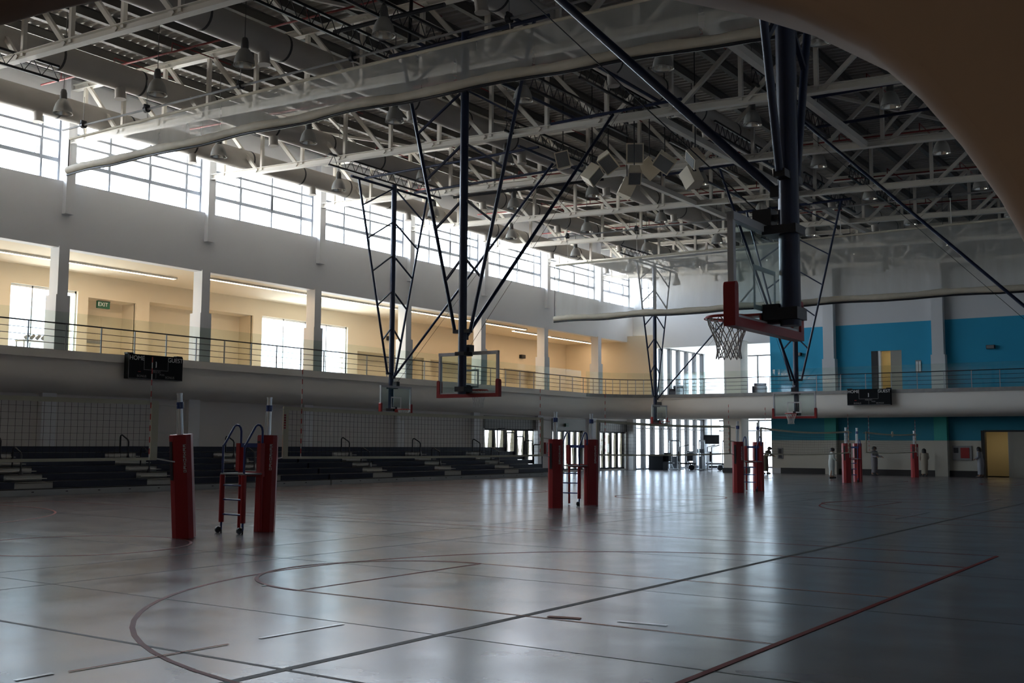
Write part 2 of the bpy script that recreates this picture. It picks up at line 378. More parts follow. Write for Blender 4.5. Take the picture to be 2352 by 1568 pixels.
# ------------------------------------------------------------------ gallery behind the piers
gb = MB()
XB = -41.0
niches = [(27.6, 30.0), (30.7, 36.8), (44.4, 50.2), (50.8, 55.4), (58.5, 62.8)]
ntop = [7.85, 8.0, 6.8, 6.75, 6.7]
holes = [(24.1, 27.1, 5.0, 8.05), (37.4, 43.6, 5.0, 8.05), (17.5, 20.6, 5.0, 8.05), (11.0, 14.0, 5.0, 8.05)] + [(a, b, 5.0, t) for (a, b), t in zip(niches, ntop)]
wall_holes(gb, FX, Y0, 66.2, 5.0, 9.2, holes, XB - 0.15, XB)
for (a, b), t in zip(niches, ntop):
    gb.box(XB - 1.15, XB - 1.0, a - 0.2, b + 0.2, 5.0, t + 0.2); gb.box(XB - 1.1, XB - 0.1, a - 0.15, a, 5.0, t + 0.1)
    gb.box(XB - 1.1, XB - 0.1, b, b + 0.15, 5.0, t + 0.1); gb.box(XB - 1.1, XB - 0.1, a - 0.1, b + 0.1, t, t + 0.15)
gb.box(XB - 0.1, -34.0, 66.2, 66.35, 5.0, 9.2)
struct(gb.build('wall_gallery', 'cream'), 'cream back wall of the upper gallery with recessed niches', 'wall')
gc = MB(); gc.box(XB - 0.1, XW - 0.2, Y0, 66.3, 8.84, 9.0)
struct(gc.build('ceiling_gallery', 'cream'), 'cream ceiling of the upper gallery', 'ceiling')
for n, (a, b) in enumerate([(11.0, 14.0), (17.5, 20.6), (24.1, 27.1), (37.4, 43.6)]):
    f = MB()
    for y in [a + 0.04, b - 0.04] + [a + (b - a) * i / (4 if b - a > 4 else 3) for i in range(1, 4 if b - a > 4 else 3)]: f.box(XB - 0.2, XB - 0.12, y - 0.03, y + 0.03, 5.0, 8.05)
    for z in (5.06, 8.0): f.box(XB - 0.2, XB - 0.12, a, b, z - 0.05, z + 0.05)
    o = struct(f.build('window_%d' % (11 + n), 'chrome'), 'full height gallery window, %s from the near end' % ORD[n], 'window')
    g = MB(); g.box(XB - 0.17, XB - 0.16, a, b, 5.0, 8.05); g.build('pane', 'tglass', o)
# door with exit sign in the first niche
dr = struct(MB().box(XB - 0.99, XB - 0.93, 28.05, 28.95, 5.0, 7.15).build('door_1', 'cdoor'), 'cream gallery door in a niche under the exit sign', 'door')
MB().box(XB - 0.93, XB - 0.88, 28.1, 28.9, 6.0, 6.12).build('push_bar', 'grey', dr)
ex = thing('exit_sign', (XB - 0.05, 28.4, 7.62), 'green exit sign over the cream gallery door', 'sign')
MB().box(-0.12, 0.0, -0.3, 0.3, -0.16, 0.16).build('sign_box', 'green', ex)
MB().box(-0.01, 0.004, -0.31, 0.31, 0.14, 0.17).build('sign_frame', 'black', ex)
RX = Matrix(((0, 0, 1, 0), (1, 0, 0, 0), (0, 1, 0, 0), (0, 0, 0, 1)))     # text facing +X, reading along +Y
RYm = Matrix(((1, 0, 0, 0), (0, 0, -1, 0), (0, 1, 0, 0), (0, 0, 0, 1)))   # text facing -Y, reading along +X
text('lettering', 'EXIT', 0.24, ex, Matrix.Translation((0.006, -0.05, 0)) @ RX, 'white')
# gallery strip lamps
def strip(y0, y1, x, n):
    t = thing('strip_light', (x, (y0 + y1) / 2, 8.795), 'warm glowing strip light in the gallery ceiling, %s from the near end' % ORD[n], 'lamp', group='gallery ceiling strip lights')
    h = (y1 - y0) / 2
    MB().box(-0.10, 0.10, -h, h, -0.03, 0.0).build('diffuser', 'strip', t)
    MB().box(-0.13, 0.13, -h - 0.03, h + 0.03, 0.0, 0.035).box(-0.13, -0.10, -h - 0.03, h + 0.03, -0.036, 0.0).box(0.10, 0.13, -h - 0.03, h + 0.03, -0.036, 0.0).build('housing', 'white', t)
for n, (a, b, x) in enumerate([(12.6, 17.6, -38.6), (18.9, 24.3, -38.6), (25.0, 30.2, -38.65), (31.0, 36.9, -37.4), (37.6, 43.4, -37.4), (44.1, 50.2, -37.35), (50.8, 55.6, -37.35), (55.8, 59.6, -38.4), (60.1, 65.6, -38.5)]): strip(a, b, x, n)
for n, (y, z) in enumerate([(47.0, 7.7), (60.5, 7.6)]):
    t = thing('wall_speaker', (XB + 0.1, y, z), 'small dark wall speaker on the cream gallery wall, %s' % ('nearer one' if n == 0 else 'farther one'), 'speaker')
    MB().box(-0.1, 0.12, -0.22, 0.22, -0.12, 0.12).build('cabinet', 'black', t); MB().bar((-0.12, 0, 0), (-0.1, 0, 0.1), 0.06).build('bracket', 'grey', t)
t = thing('shoe_bench', (-39.9, 24.8, 5.0), 'pale low table with small equipment in front of the near gallery window', 'table')
MB().box(-0.3, 0.3, -0.9, 0.9, 0.62, 0.68).build('table_top', 'white', t)
for sx in (-0.26, 0.26):
    for sy in (-0.85, 0.85): MB().box(sx - 0.02, sx + 0.02, sy - 0.02, sy + 0.02, 0, 0.62).build('leg', 'chrome', t)
for k in range(6):
    b = MB().tube([(-39.9, 24.15 + 0.24 * k, 5.77), (-39.75, 24.2 + 0.24 * k, 5.86 + 0.02 * k)], [0.08, 0.06], 10).build('dumbbell', 'grey')
    tag(b, 'small grey dumbbell lying on the pale gallery table', 'dumbbell', 'dumbbells on the gallery table')

# ------------------------------------------------------------------ balcony edge: slab, bulged fascia, guard
def edge_path(off=0.0, step=0.6):
    """plan of the gallery edge: along the window wall, round the corner, along the far wall"""
    x0, y1, r = -35.55, 64.35, 4.6
    pts = []; y = Y0
    while y < y1 - r: pts.append((x0 - off, y)); y += step
    cx, cyy = x0 + r, y1 - r
    for i in range(15):
        a = PI - (PI / 2) * i / 14; pts.append((cx + (r + off) * math.cos(a), cyy + (r + off) * math.sin(a)))
    x = cx + step
    while x < XR: pts.append((x, y1 + off)); x += step
    pts.append((XR, y1 + off))
    return pts
def sweep(mb, prof, step=0.6, smooth=False):
    rows = [edge_path(o, step) for o, z in prof]
    n = min(len(r) for r in rows); k = len(prof)
    vs = [(rows[j][i][0], rows[j][i][1], prof[j][1]) for i in range(n) for j in range(k)]
    mb.add(vs, [(i * k + j, i * k + j + 1, (i + 1) * k + j + 1, (i + 1) * k + j) for i in range(n - 1) for j in range(k - 1)], smooth)
fa = MB(); sweep(fa, [(0.06, 4.82), (0.05, 4.2), (0.06, 3.98), (0.13, 3.80), (0.28, 3.64), (0.5, 3.52), (0.85, 3.45), (2.2, 3.45)], smooth=True)
struct(fa.build('trim_3', 'fascia'), 'curved white balcony front running round the hall', 'balcony front')
st = MB(); sweep(st, [(0.5, 4.80), (0.0, 4.80), (0.0, 5.01), (0.45, 5.01)])
struct(st.build('trim_4', 'stone'), 'grey stone edge strip along the top of the balcony front', 'balcony edge')
sl = MB()
sl.box(XB - 1.2, XW + 0.3, Y0, YF, 4.7, 5.0); sl.box(XW + 0.3, -35.5, Y0, 59.8, 4.7, 5.0)
sl.box(-35.5, XR, 64.4, YF + 0.1, 4.7, 5.0)
ep = edge_path(0.02)
cs = [p for p in ep if p[1] > 59.6 and p[0] < -30.8]
sl.prism([(-35.55, 64.6)] + cs[::1], lambda u, v, t: (u, v, t), 4.7, 4.99)
sl.box(XW - 0.6, -25.9, YF, YF + 15.3, 4.2, 5.0)
struct(sl.build('floor_gallery', 'fascia'), 'concrete floor of the upper gallery', 'floor')
gd = thing('balcony_guard', (0, 0, 5.0), 'metal rail and glass panel guard along the balcony edge', 'railing')
def railpath(off, z): return [(p[0], p[1], z) for p in edge_path(off, 0.6)]
hr = MB(); hr.tube(railpath(0.14, 0.98), 0.028, 6); hr.build('handrail', 'mulld', gd)
for z in (0.25, 0.49, 0.73): MB().tube(railpath(0.14, z), 0.012, 5).build('mid_rail', 'mulld', gd)
gp = edge_path(0.14, 1.469); gq = edge_path(0.30, 1.469)
ptm = None
for i, p in enumerate(gp):
    if p[1] < 16 or (len(gp) > 40 and i % 1): continue
    if ptm is None:
        ptm = MB().box(-0.02, 0.02, -0.02, 0.02, 0, 0.98).build('post', 'mull', gd); ptm.location = (p[0], p[1], 0)
    else:
        c = ptm.copy(); COL.objects.link(c); c.parent = gd; c.location = (p[0], p[1], 0)
last = None
for i in range(len(gq) - 1):
    a, b = Vector((*gq[i], 0)), Vector((*gq[i + 1], 0))
    if a.y < 14 or (b - a).length < 0.2: continue
    if (b - a).length < 0.9 and i % 2: continue
    d = (b - a).normalized() * 0.008
    if (b - a).length < 0.9 and i + 2 < len(gq): b = Vector((*gq[i + 2], 0))
    MB().bar(a + d + Vector((0, 0, 0.72)), b - d + Vector((0, 0, 0.72)), 0.015, 1.42).build('glass_panel', 'gglass', gd)

# ------------------------------------------------------------------ far wall
fw = MB()
wall_holes(fw, FY, XW - 0.5, XR, 5.0, 15.6, [(-34.3, -26.0, 5.0, 8.35), (-35.35, -34.25, 11.2, 13.3), (-19.5, -17.75, 5.0, 7.5)], YF, YF + 0.35)
wall_holes(fw, FY, XW - 0.5, XR, 0, 5.0, [(-36.0, -26.0, 0, 4.1), (-13.3, -10.9, 0, 2.6)], YF, YF + 0.35)
struct(fw.build('wall_far', 'wallfar_shaded'), 'white far end wall of the hall', 'wall')
bp_ = MB(); wall_holes(bp_, FY, -26.0, XR, 5.0, 9.18, [(-19.5, -17.75, 5.0, 7.5)], YF - 0.02, YF + 0.001)
struct(bp_.build('wall_far_upper_paint', 'blue'), 'bright blue painted field on the far wall above the gallery floor', 'wall')
lb = MB(); wall_holes(lb, FY, -26.0, XR, 2.08, 5.0, [(-13.3, -10.9, 0, 2.6)], YF - 0.02, YF + 0.001)
struct(lb.build('wall_far_lower_paint', 'teal'), 'dark blue painted field on the far wall under the gallery', 'wall')
wn = MB(); wall_holes(wn, FY, -26.0, XR, 0.32, 2.08, [(-13.3, -10.9, 0, 2.6)], YF - 0.02, YF + 0.001)
struct(wn.build('wall_far_wainscot', 'wains'), 'cream lower field of the far wall', 'wall')
bb = MB(); wall_holes(bb, FY, -25.4, XR, 0, 0.34, [(-13.3, -10.9, 0, 2.6)], YF - 0.10, YF)
struct(bb.build('baseboard_far', 'base'), 'black padded baseboard along the far wall', 'baseboard')
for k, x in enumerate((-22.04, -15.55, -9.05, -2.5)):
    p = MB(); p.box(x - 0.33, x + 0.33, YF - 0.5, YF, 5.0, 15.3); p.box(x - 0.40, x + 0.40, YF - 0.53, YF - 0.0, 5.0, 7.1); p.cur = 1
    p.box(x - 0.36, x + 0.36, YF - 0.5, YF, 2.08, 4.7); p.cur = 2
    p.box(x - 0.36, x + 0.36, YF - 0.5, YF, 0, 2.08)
    struct(p.build('column_far', ['wallfar_shaded', 'tealp_lit', 'wains']), 'white pilaster on the blue far wall, %s from the window wall side' % ORD[k], 'column')
cc = MB(); cc.box(-28.75, -27.5, 65.7, 66.9, 0, 4.3); cc.box(-28.65, -27.5, 65.7, 66.9, 5.0, 8.5); cc.cur = 1; cc.box(-28.8, -27.45, 65.65, 66.95, 0, 0.3)
struct(cc.build('column_corner', ['fascia', 'base']), 'thick pale column beside the glazed annex', 'column')
# far narrow window
f = MB()
for x in (-35.33, -34.8, -34.27): f.box(x - 0.03, x + 0.03, YF + 0.1, YF + 0.2, 11.2, 13.3)
for z in (11.2, 11.9, 12.6, 13.3): f.box(-35.35, -34.25, YF + 0.1, YF + 0.2, z - 0.03, z + 0.03)
o = struct(f.build('window_15', 'mull'), 'narrow window high on the far wall at the corner', 'window'); MB().box(-35.35, -34.25, YF + 0.14, YF + 0.15, 11.2, 13.3).build('pane', 'glass', o)
# door rooms behind the far wall
rm = MB()
for (x0, x1, z0, z1, d) in ((-14.2, -10.0, 0.0, 2.9, 3.0), (-20.2, -17.2, 5.0, 7.9, 2.4)):
    rm.box(x0, x1, YF + 0.35, YF + d, z0 - 0.05, z0); rm.box(x0, x1, YF + 0.35, YF + d, z1, z1 + 0.1); rm.box(x0, x1, YF + d, YF + d + 0.1, z0, z1)
    rm.box(x0 - 0.1, x0, YF + 0.35, YF + d, z0, z1); rm.box(x1, x1 + 0.1, YF + 0.35, YF + d, z0, z1)
struct(rm.build('wall_door_rooms', 'cream'), 'cream walls of the rooms behind the far doors', 'wall')
d1 = struct(MB().box(-12.0, -10.95, YF - 0.06, YF + 0.0, 0.0, 2.58).build('door_2', 'door'), 'grey leaf beside the lit ground floor doorway in the far wall', 'door')
MB().box(-13.42, -13.22, YF - 0.12, YF + 0.36, 0, 2.66).build('door_jamb', 'base', d1); MB().box(-13.3, -10.85, YF - 0.1, YF + 0.36, 2.58, 2.68).build('door_head', 'base', d1)
d2 = struct(MB().box(-18.42, -17.75, YF + 0.05, YF + 0.12, 5.0, 7.5).build('door_3', 'door'), 'grey leaf beside the lit doorway in the blue upper wall', 'door')
MB().box(-19.55, -19.15, YF - 0.05, YF + 0.36, 5.0, 7.5).build('door_jamb', 'mulld', d2); MB().box(-19.15, -19.0, YF - 0.03, YF + 0.3, 5.0, 7.5).build('door_post', 'wall', d2)
for n, (x, z, lab) in enumerate(((-12.6, 2.82, 'glowing ceiling lamp in the room behind the ground floor doorway'), (-18.7, 7.82, 'glowing ceiling lamp in the room behind the upper doorway'))):
    t = thing('ceiling_light', (x, YF + 1.4, z), lab, 'lamp'); MB().box(-0.3, 0.3, -0.3, 0.3, -0.03, 0.04).build('diffuser', 'warm', t); MB().box(-0.33, 0.33, -0.33, 0.33, 0.0, 0.07).build('housing', 'white', t)
# wall fittings
def fitting(name, x0, x1, z0, z1, d, m, label, cat, inner=None):
    t = thing(name, ((x0 + x1) / 2, YF - 0.021, (z0 + z1) / 2), label, cat); a = (x1 - x0) / 2; b = (z1 - z0) / 2
    MB().box(-a, a, -d, 0, -b, b).build('body', m, t)
    if inner:
        for k, (u0, u1, v0, v1, mm, nm) in enumerate(inner): MB().box(u0, u1, -d - 0.02, -d, v0, v1).build(nm, mm, t)
fitting('fire_cabinet', -15.0, -13.95, 0.95, 1.78, 0.08, 'grey', 'grey fire hose cabinet with a red panel left of the ground floor doorway', 'cabinet', [(-0.08, 0.4, -0.3, 0.3, 'redbox', 'red_panel'), (-0.45, -0.2, 0.0, 0.3, 'black', 'dark_panel')])
fitting('notice_board', -25.6, -25.25, 0.9, 1.6, 0.06, 'grey', 'small grey wall panel at the left end of the cream far wall', 'panel', [(-0.1, 0.1, -0.28, 0.28, 'black', 'dark_panel')])
fitting('wall_sign', -16.95, -16.62, 6.1, 6.85, 0.03, 'grey', 'small pale notice on the blue wall right of the upper doorway', 'sign', [(-0.13, -0.02, -0.3, 0.3, 'white', 'sheet'), (0.03, 0.14, -0.3, 0.3, 'white', 'sheet')])
fitting('wall_speaker', -12.95, -12.5, 7.33, 7.55, 0.25, 'black', 'small black wall speaker on the blue wall right of the second pilaster', 'speaker', [(-0.2, 0.2, -0.09, 0.09, 'grille', 'grille')])
fitting('wall_speaker', -24.4, -23.9, 7.4, 7.6, 0.25, 'black', 'small black wall speaker on the blue wall left of the first pilaster', 'speaker', [(-0.2, 0.2, -0.09, 0.09, 'grille', 'grille')])

# ------------------------------------------------------------------ annex beyond the far corner (fitness rooms on two levels)
an = MB()
an.box(-26.0, -25.7, YF + 0.35, YF + 15, 0, 9.2); an.box(XW - 0.5, -25.7, YF + 0.3, YF + 15.4, 8.9, 9.1); an.box(XW - 0.5, -25.7, YF + 0.35, YF + 15.2, 3.75, 4.2)
an.box(-29.6, -28.2, YF + 13.0, YF + 14.2, 0, 9.0); an.box(XW - 0.6, XW + 0.1, YF + 12.0, YF + 14.2, 0, 9.0); an.box(XW - 0.6, XW - 0.2, YF + 14, YF + 15.2, 0, 9.0)
struct(an.build('wall_annex', 'wall'), 'white walls and ceiling of the glazed annex', 'wall')
def glazing(name, label, fn, u0, u1, z0, z1, n, fin, extra=()):
    f = MB()
    for i in range(n + 1):
        u = u0 + (u1 - u0) * i / n; f.prism([(u - fin / 2, z0), (u + fin / 2, z0), (u + fin / 2, z1), (u - fin / 2, z1)], fn, -0.08, 0.08)
    for z, h in [(z0 + 0.05, 0.1), (z1 - 0.05, 0.1)] + list(extra): f.prism([(u0, z - h / 2), (u1, z - h / 2), (u1, z + h / 2), (u0, z + h / 2)], fn, -0.06, 0.06)
    o = struct(f.build(name, 'mulld'), label, 'window')
    g = MB(); g.prism([(u0, z0), (u1, z0), (u1, z1), (u0, z1)], fn, -0.005, 0.005); g.build('pane', 'tglass', o)
FA = lambda u, z, t: (XW - 0.3 + t * 1.6, u, z)
FE = lambda u, z, t: (u, YF + 15 + t, z)
glazing('window_16', 'upper annex glazing with tall dark fins', FA, YF + 0.6, YF + 12, 5.0, 8.9, 8, 0.34)
glazing('window_17', 'lower annex glazing with tall dark fins behind the exercise machines', FA, YF + 0.6, YF + 12, 0.0, 3.75, 8, 0.34, [(2.9, 0.06)])
glazing('window_18', 'upper end glazing of the annex', FE, XW - 0.3, -26.0, 5.0, 8.9, 6, 0.10)
glazing('window_19', 'lower end glazing of the annex', FE, XW - 0.3, -26.0, 0.0, 3.75, 6, 0.12, [(2.9, 0.08)])
# storefront glazing low on the window wall
FS = lambda u, z, t: (XW - 0.7 + t, u, z)
for k, (a, b, n) in enumerate(((50.2, 55.9, 5), (57.4, 61.2, 5), (63.3, 66.8, 4))):
    glazing('window_%d' % (20 + k), 'ground floor glazing beside the bleachers, %s from the bleachers' % ORD[k], FS, a, b, 0.1, 2.62, n, 0.10)
    h = MB(); h.box(XW - 0.75, XW - 0.44, a - 0.1, b + 0.1, 2.62, 3.35)
    struct(h.build('trim_%d' % (5 + k), 'purlin'), 'dark header over the ground floor glazing, %s from the bleachers' % ORD[k], 'header')
    for i in range(n):
        y = a + (b - a) * (i + 0.5) / n; wd = (b - a) / n
        for s2 in (-1, 1):                                            # tied back drapes leave a diamond of daylight
            d = MB(); prof = [(0.0, 0.50), (0.9, 0.30), (1.35, 0.06), (1.8, 0.26), (2.3, 0.40), (2.6, 0.46)] if i % 2 else [(0.0, 0.22), (0.6, 0.30), (1.2, 0.12), (1.6, 0.05), (2.2, 0.20), (2.6, 0.34)]
            for (z0, w0), (z1, w1) in zip(prof[:-1], prof[1:]):
                e0 = y + s2 * wd * 0.5; i0 = y + s2 * wd * (0.5 - 0.42 * (1 - w0)); i1 = y + s2 * wd * (0.5 - 0.42 * (1 - w1))
                d.hexa([(XW - 0.80, e0, z0), (XW - 0.775, e0, z0), (XW - 0.775, i0, z0), (XW - 0.80, i0, z0)], [(XW - 0.80, e0, z1), (XW - 0.775, e0, z1), (XW - 0.775, i1, z1), (XW - 0.80, i1, z1)])
            tag(d.build('tied_drape', 'vent'), 'beige drape tied back behind the ground floor glazing', 'drape', 'tied drapes behind the ground floor glazing')
sg = thing('exit_sign', (XW - 0.4, 58.9, 2.95), 'small glowing sign on the dark header beside the bleachers', 'sign')
MB().box(-0.06, 0.05, -0.18, 0.18, -0.1, 0.1).build('sign_box', 'green', sg); text('lettering', 'EXIT', 0.16, sg, Matrix.Translation((0.055, 0, 0)) @ RX, 'white')
t = thing('fire_cabinet', (XW - 0.5, 56.7, 1.5), 'red extinguisher box on the pale pier right of the bleachers', 'cabinet')
MB().box(0, 0.15, -0.3, 0.3, -0.35, 0.35).build('body', 'redbox', t); MB().box(0.15, 0.17, -0.2, 0.2, -0.25, 0.25).build('door', 'grey', t)

# ------------------------------------------------------------------ right wall, near wall with arch, room behind the camera
rw = MB(); rw.box(XR, XR + 0.3, Y0, YF + 0.4, 0, 15.6)
struct(rw.build('wall_right', 'wall'), 'plain wall on the right side of the hall', 'wall')
arch = [(-7.6, 0.0), (-7.6, 1.8), (-7.3, 2.7), (-6.9, 3.25), (-6.3, 3.58), (-5.6, 3.72), (-5.07, 3.735), (-4.58, 3.705), (-4.06, 3.655), (-3.5, 3.58), (-3.0, 3.49), (-2.3, 3.33), (-1.75, 3.15), (-1.44, 3.035), (-1.16, 2.915), (-0.95, 2.805), (-0.76, 2.67), (-0.66, 2.56), (-0.55, 2.40), (-0.47, 2.26), (-0.39, 2.08), (-0.31, 1.8), (-0.26, 1.4), (-0.25, 0.0)]
TH = 0.26
def arch_wall():
    mb = MB(); n = len(arch); rad = 0.05
    def cr(i):                                                        # outward direction in the wall plane
        a = Vector(arch[max(0, i - 1)]); b = Vector(arch[min(n - 1, i + 1)]); d = (b - a).normalized(); return Vector((-d.y, d.x))
    prof = []                                                        # (offset from the opening, y)
    for k in range(5):
        a = (PI / 2) * k / 4; prof.append((rad * (1 - math.sin(a)), Y0 + rad * (1 - math.cos(a))))
    for k in range(5):
        a = (PI / 2) * k / 4; prof.append((rad * (1 - math.cos(a)), Y0 + TH - rad * (1 - math.sin(a))))
    k = len(prof); vs = []
    for i, p in enumerate(arch):
        c = cr(i)
        for o, y in prof: vs.append((p[0] + c.x * o, y, max(0, p[1] + c.y * o) if 0 < i < n - 1 else 0))
    mb.add(vs, [(i * k + j, i * k + j + 1, (i + 1) * k + j + 1, (i + 1) * k + j) for i in range(n - 1) for j in range(k - 1)], True)
    # faces: from the rounded opening out to the wall's limits
    for yy, off in ((Y0, rad), (Y0 + TH, rad)):
        ring = [(p[0] + cr(i).x * off, max(0, p[1] + cr(i).y * off) if 0 < i < n - 1 else 0) for i, p in enumerate(arch)]
        outer = []
        for (x, z) in ring:
            outer.append((x, 16.0) if z > 2.0 else ((XW - 8, z) if x < -4 else (XR + 3, z)))
        i1 = [i for i, r in enumerate(ring) if r[1] > 2.0]; a, b = i1[0], i1[-1]
        vs = [(x, yy, z) for x, z in ring] + [(x, yy, z) for x, z in outer]
        fs = [(i, i + 1, n + i + 1, n + i) for i in range(n - 1) if (ring[i][1] > 2.0) == (ring[i + 1][1] > 2.0)]
        m = len(vs); vs += [(XW - 8, yy, 16.0), (XR + 3, yy, 16.0)]
        fs += [(a - 1, a, n + a, m, n + a - 1), (b, b + 1, n + b + 1, m + 1, n + b)]
        mb.add(vs, fs)
    return mb
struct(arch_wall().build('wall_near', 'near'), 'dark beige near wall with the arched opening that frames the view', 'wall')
bk = MB(); bk.box(XW - 8, XR + 3, -6.2, -6, 0, 5); bk.box(-9.2, -9, -6, Y0, 0, 5); bk.box(3, 3.2, -6, Y0, 0, 5); bk.box(-9.2, 3.2, -6.2, Y0, 4.4, 4.6)
struct(bk.build('wall_lobby', 'cream'), 'beige walls of the lobby on the near side of the arch', 'wall')

t = thing('ceiling_light', (-3.2, -2.8, 4.37), 'unseen square fill light added in the lobby behind the arch', 'lamp')  # fill light added out of view to brighten the arch wall
MB().box(-0.3, 0.3, -0.3, 0.3, -0.03, 0.0).build('diffuser', 'lobby', t); MB().box(-0.34, 0.34, -0.34, 0.34, 0.0, 0.03).build('housing', 'white', t)
# ------------------------------------------------------------------ roof: deck, purlins, trusses, ducts
dk = MB()
xs = [XW - 0.6, XR + 0.3]; pitch = 0.30
y = Y0
while y < YF + 0.4:
    for (ya, yb, za, zb) in ((y, y + 0.10, 0, 0), (y + 0.10, y + 0.14, 0, 0.075), (y + 0.14, y + 0.26, 0.075, 0.075), (y + 0.26, y + 0.30, 0.075, 0)):
        dk.add([(xs[0], ya, deck_z(xs[0]) + za), (xs[1], ya, deck_z(xs[1]) + za), (xs[1], yb, deck_z(xs[1]) + zb), (xs[0], yb, deck_z(xs[0]) + zb)], [(0, 1, 2, 3)])
    y += pitch
dk.add([(xs[0] - 1, Y0 - 1, deck_z(xs[0]) + 0.3), (xs[1] + 1, Y0 - 1, deck_z(xs[1]) + 0.3), (xs[1] + 1, YF + 2, deck_z(xs[1]) + 0.3), (xs[0] - 1, YF + 2, deck_z(xs[0]) + 0.3)], [(0, 1, 2, 3)])
struct(dk.build('ceiling', 'deck'), 'grey corrugated metal roof deck over the hall', 'ceiling')
pm = None
for k in range(27):
    x = XW + 0.4 + 1.52 * k
    if pm is None:
        b = MB(); b.box(-0.02, 0.02, 0, YF - Y0, -0.30, 0); b.box(-0.09, 0.09, 0, YF - Y0, -0.315, -0.295); b.box(-0.09, 0.09, 0, YF - Y0, -0.02, 0)
        pm = o = b.build('roof_purlin', 'purlin')
    else: o = pm.copy(); COL.objects.link(o)
    o.location = (x, Y0, deck_z(x)); tag(o, 'dark steel roof purlin, number %d out from the window wall' % (k + 1), 'purlin', 'roof purlins', 'structure')
def truss(y, k):
    t = thing('roof_truss', (XW, y, 0), 'white steel roof truss on the %s column of the window wall' % ORD[k], 'roof truss', group='roof trusses', kind='structure')
    L_ = XR - XW
    def zz(x, up): return chord_z(XW + x) + (2.12 if up else 0.11)
    for up, nm in ((False, 'bottom_chord'), (True, 'top_chord')):
        b = MB()
        p, q = Vector((0, 0, zz(0, up))), Vector((L_, 0, zz(L_, up)))
        for dz in (-0.10, 0.10): b.bar(p + Vector((0, 0, dz)), q + Vector((0, 0, dz)), 0.24, 0.022)
        b.bar(p, q, 0.022, 0.2)
        b.build(nm, 'steel', t)
    sp = 4.56; x = 0.9; n = 0; verts = []
    while x < L_ - 0.4:
        MB().bar((x, 0, zz(x, False)), (x, 0, zz(x, True)), 0.12, 0.12).build('vertical', 'steel', t)
        if x + sp / 2 < L_:
            mid = x + sp / 2
            left = (XW + x) < -17
            if left:
                MB().bar((mid - 0.25, 0, zz(mid, False)), (x + 0.1, 0, zz(x, True)), 0.11, 0.13).build('diagonal', 'steel', t)
            else:
                MB().bar((x + 0.2, 0, zz(x, False)), (mid + 0.1, 0, zz(mid, True)), 0.11, 0.13).build('diagonal', 'steel', t)
            MB().bar((mid, 0, zz(mid, False)), (mid, 0, zz(mid, True)), 0.12, 0.12).build('vertical', 'steel', t)
            if x + sp < L_:
                e = x + sp
                if left: MB().bar((e - 0.25, 0, zz(e, False)), (mid + 0.1, 0, zz(mid, True)), 0.11, 0.13).build('diagonal', 'steel', t)
                else: MB().bar((mid + 0.2, 0, zz(mid, False)), (e + 0.1, 0, zz(e, True)), 0.11, 0.13).build('diagonal', 'steel', t)
        x += sp
    return t
for k, y in enumerate(COLY):
    if y > 5: truss(y - 0.18, k)
# longitudinal ties between the bottom chords
for k, (x, y0, y1) in enumerate(((-15.3, 29.9, 42.9), (-10.6, 23.3, 36.4), (-19.9, 36.4, 49.4), (-15.3, 42.9, 56))):
    b = MB(); b.bar((x, y0, chord_z(x) + 0.11), (x, y1, chord_z(x) + 0.11), 0.2, 0.2)
    struct(b.build('roof_tie', 'steel'), 'white steel tie between the lower truss chords, %s from the near end' % ORD[k], 'roof tie')
for k, (x, y0, y1) in enumerate(((-33.0, 29.9, 36.2), (-26.5, 29.9, 36.2), (-33.0, 42.9, 49.3), (-24.0, 16.9, 23.2), (-12.0, 36.4, 42.8))):
    b = MB(); b.bar((x, y0, chord_z(x) + 2.1), (x + 3.4, y1, chord_z(x) + 2.0), 0.1, 0.1); b.bar((x + 3.4, y0, chord_z(x) + 2.0), (x, y1, chord_z(x) + 2.1), 0.1, 0.1)
    struct(b.build('roof_brace', 'steel'), 'crossed white roof brace under the deck, %s in the roof' % ORD[k], 'roof brace')
for k, (x, zc) in enumerate(((-34.1, 13.32), (-29.55, 13.30), (-22.95, 13.12), (-15.3, 12.9), (-7.3, 12.7))):
    t = thing('air_duct', (x, 0, zc), 'round grey air duct running the length of the hall, %s out from the window wall' % ORD[k], 'air duct', group='round roof ducts')
    MB().tube([(0, Y0 + 0.2 + (YF - Y0 - 0.6) * i / 20, 0) for i in range(21)], 0.41, 22).build('duct', 'duct', t)
    b0 = None
    for i in range(22):
        yy = 4.0 + 2.9 * i
        if b0 is None: b0 = o = MB().tube([(0, -0.035, 0), (0, 0.035, 0)], 0.422, 22).build('seam_band', 'band', t)
        else: o = b0.copy(); COL.objects.link(o); o.parent = t
        o.location = (0, yy, 0)
    b1 = None
    for i in range(10):
        yy = 7.6 + 6.53 * i
        if b1 is None:
            b = MB(); b.tube([(0.05, 0, -0.30), (0.10, 0, -0.72)], 0.165, 14); b.tube([(0.098, 0, -0.70), (0.10, 0, -0.735)], 0.185, 14)
            b1 = o = b.build('outlet', 'duct', t)
        else: o = b1.copy(); COL.objects.link(o); o.parent = t
        o.location = (0, yy, 0)
# sprinkler pipes
n = 0
for k in range(2, 9):
    y = COLY[k] - 1.9
    b = MB(); z0 = chord_z(-34) + 1.35
    b.tube([(-35.2, y, chord_z(-35.2) + 1.68), (-20, y, chord_z(-20) + 1.68), (3.5, y, chord_z(3.5) + 1.68)], 0.032, 6)
    for x in range(-34, 3, 3): b.tube([(x, y, chord_z(x) + 1.68), (x, y, chord_z(x) + 1.98), (x, y + 2.4, chord_z(x) + 1.98)], 0.02, 5)
    tag(b.build('sprinkler_pipe', 'redpipe'), 'thin red sprinkler pipe crossing the roof just short of the %s column' % ORD[k], 'pipe', 'sprinkler pipes', 'thing')
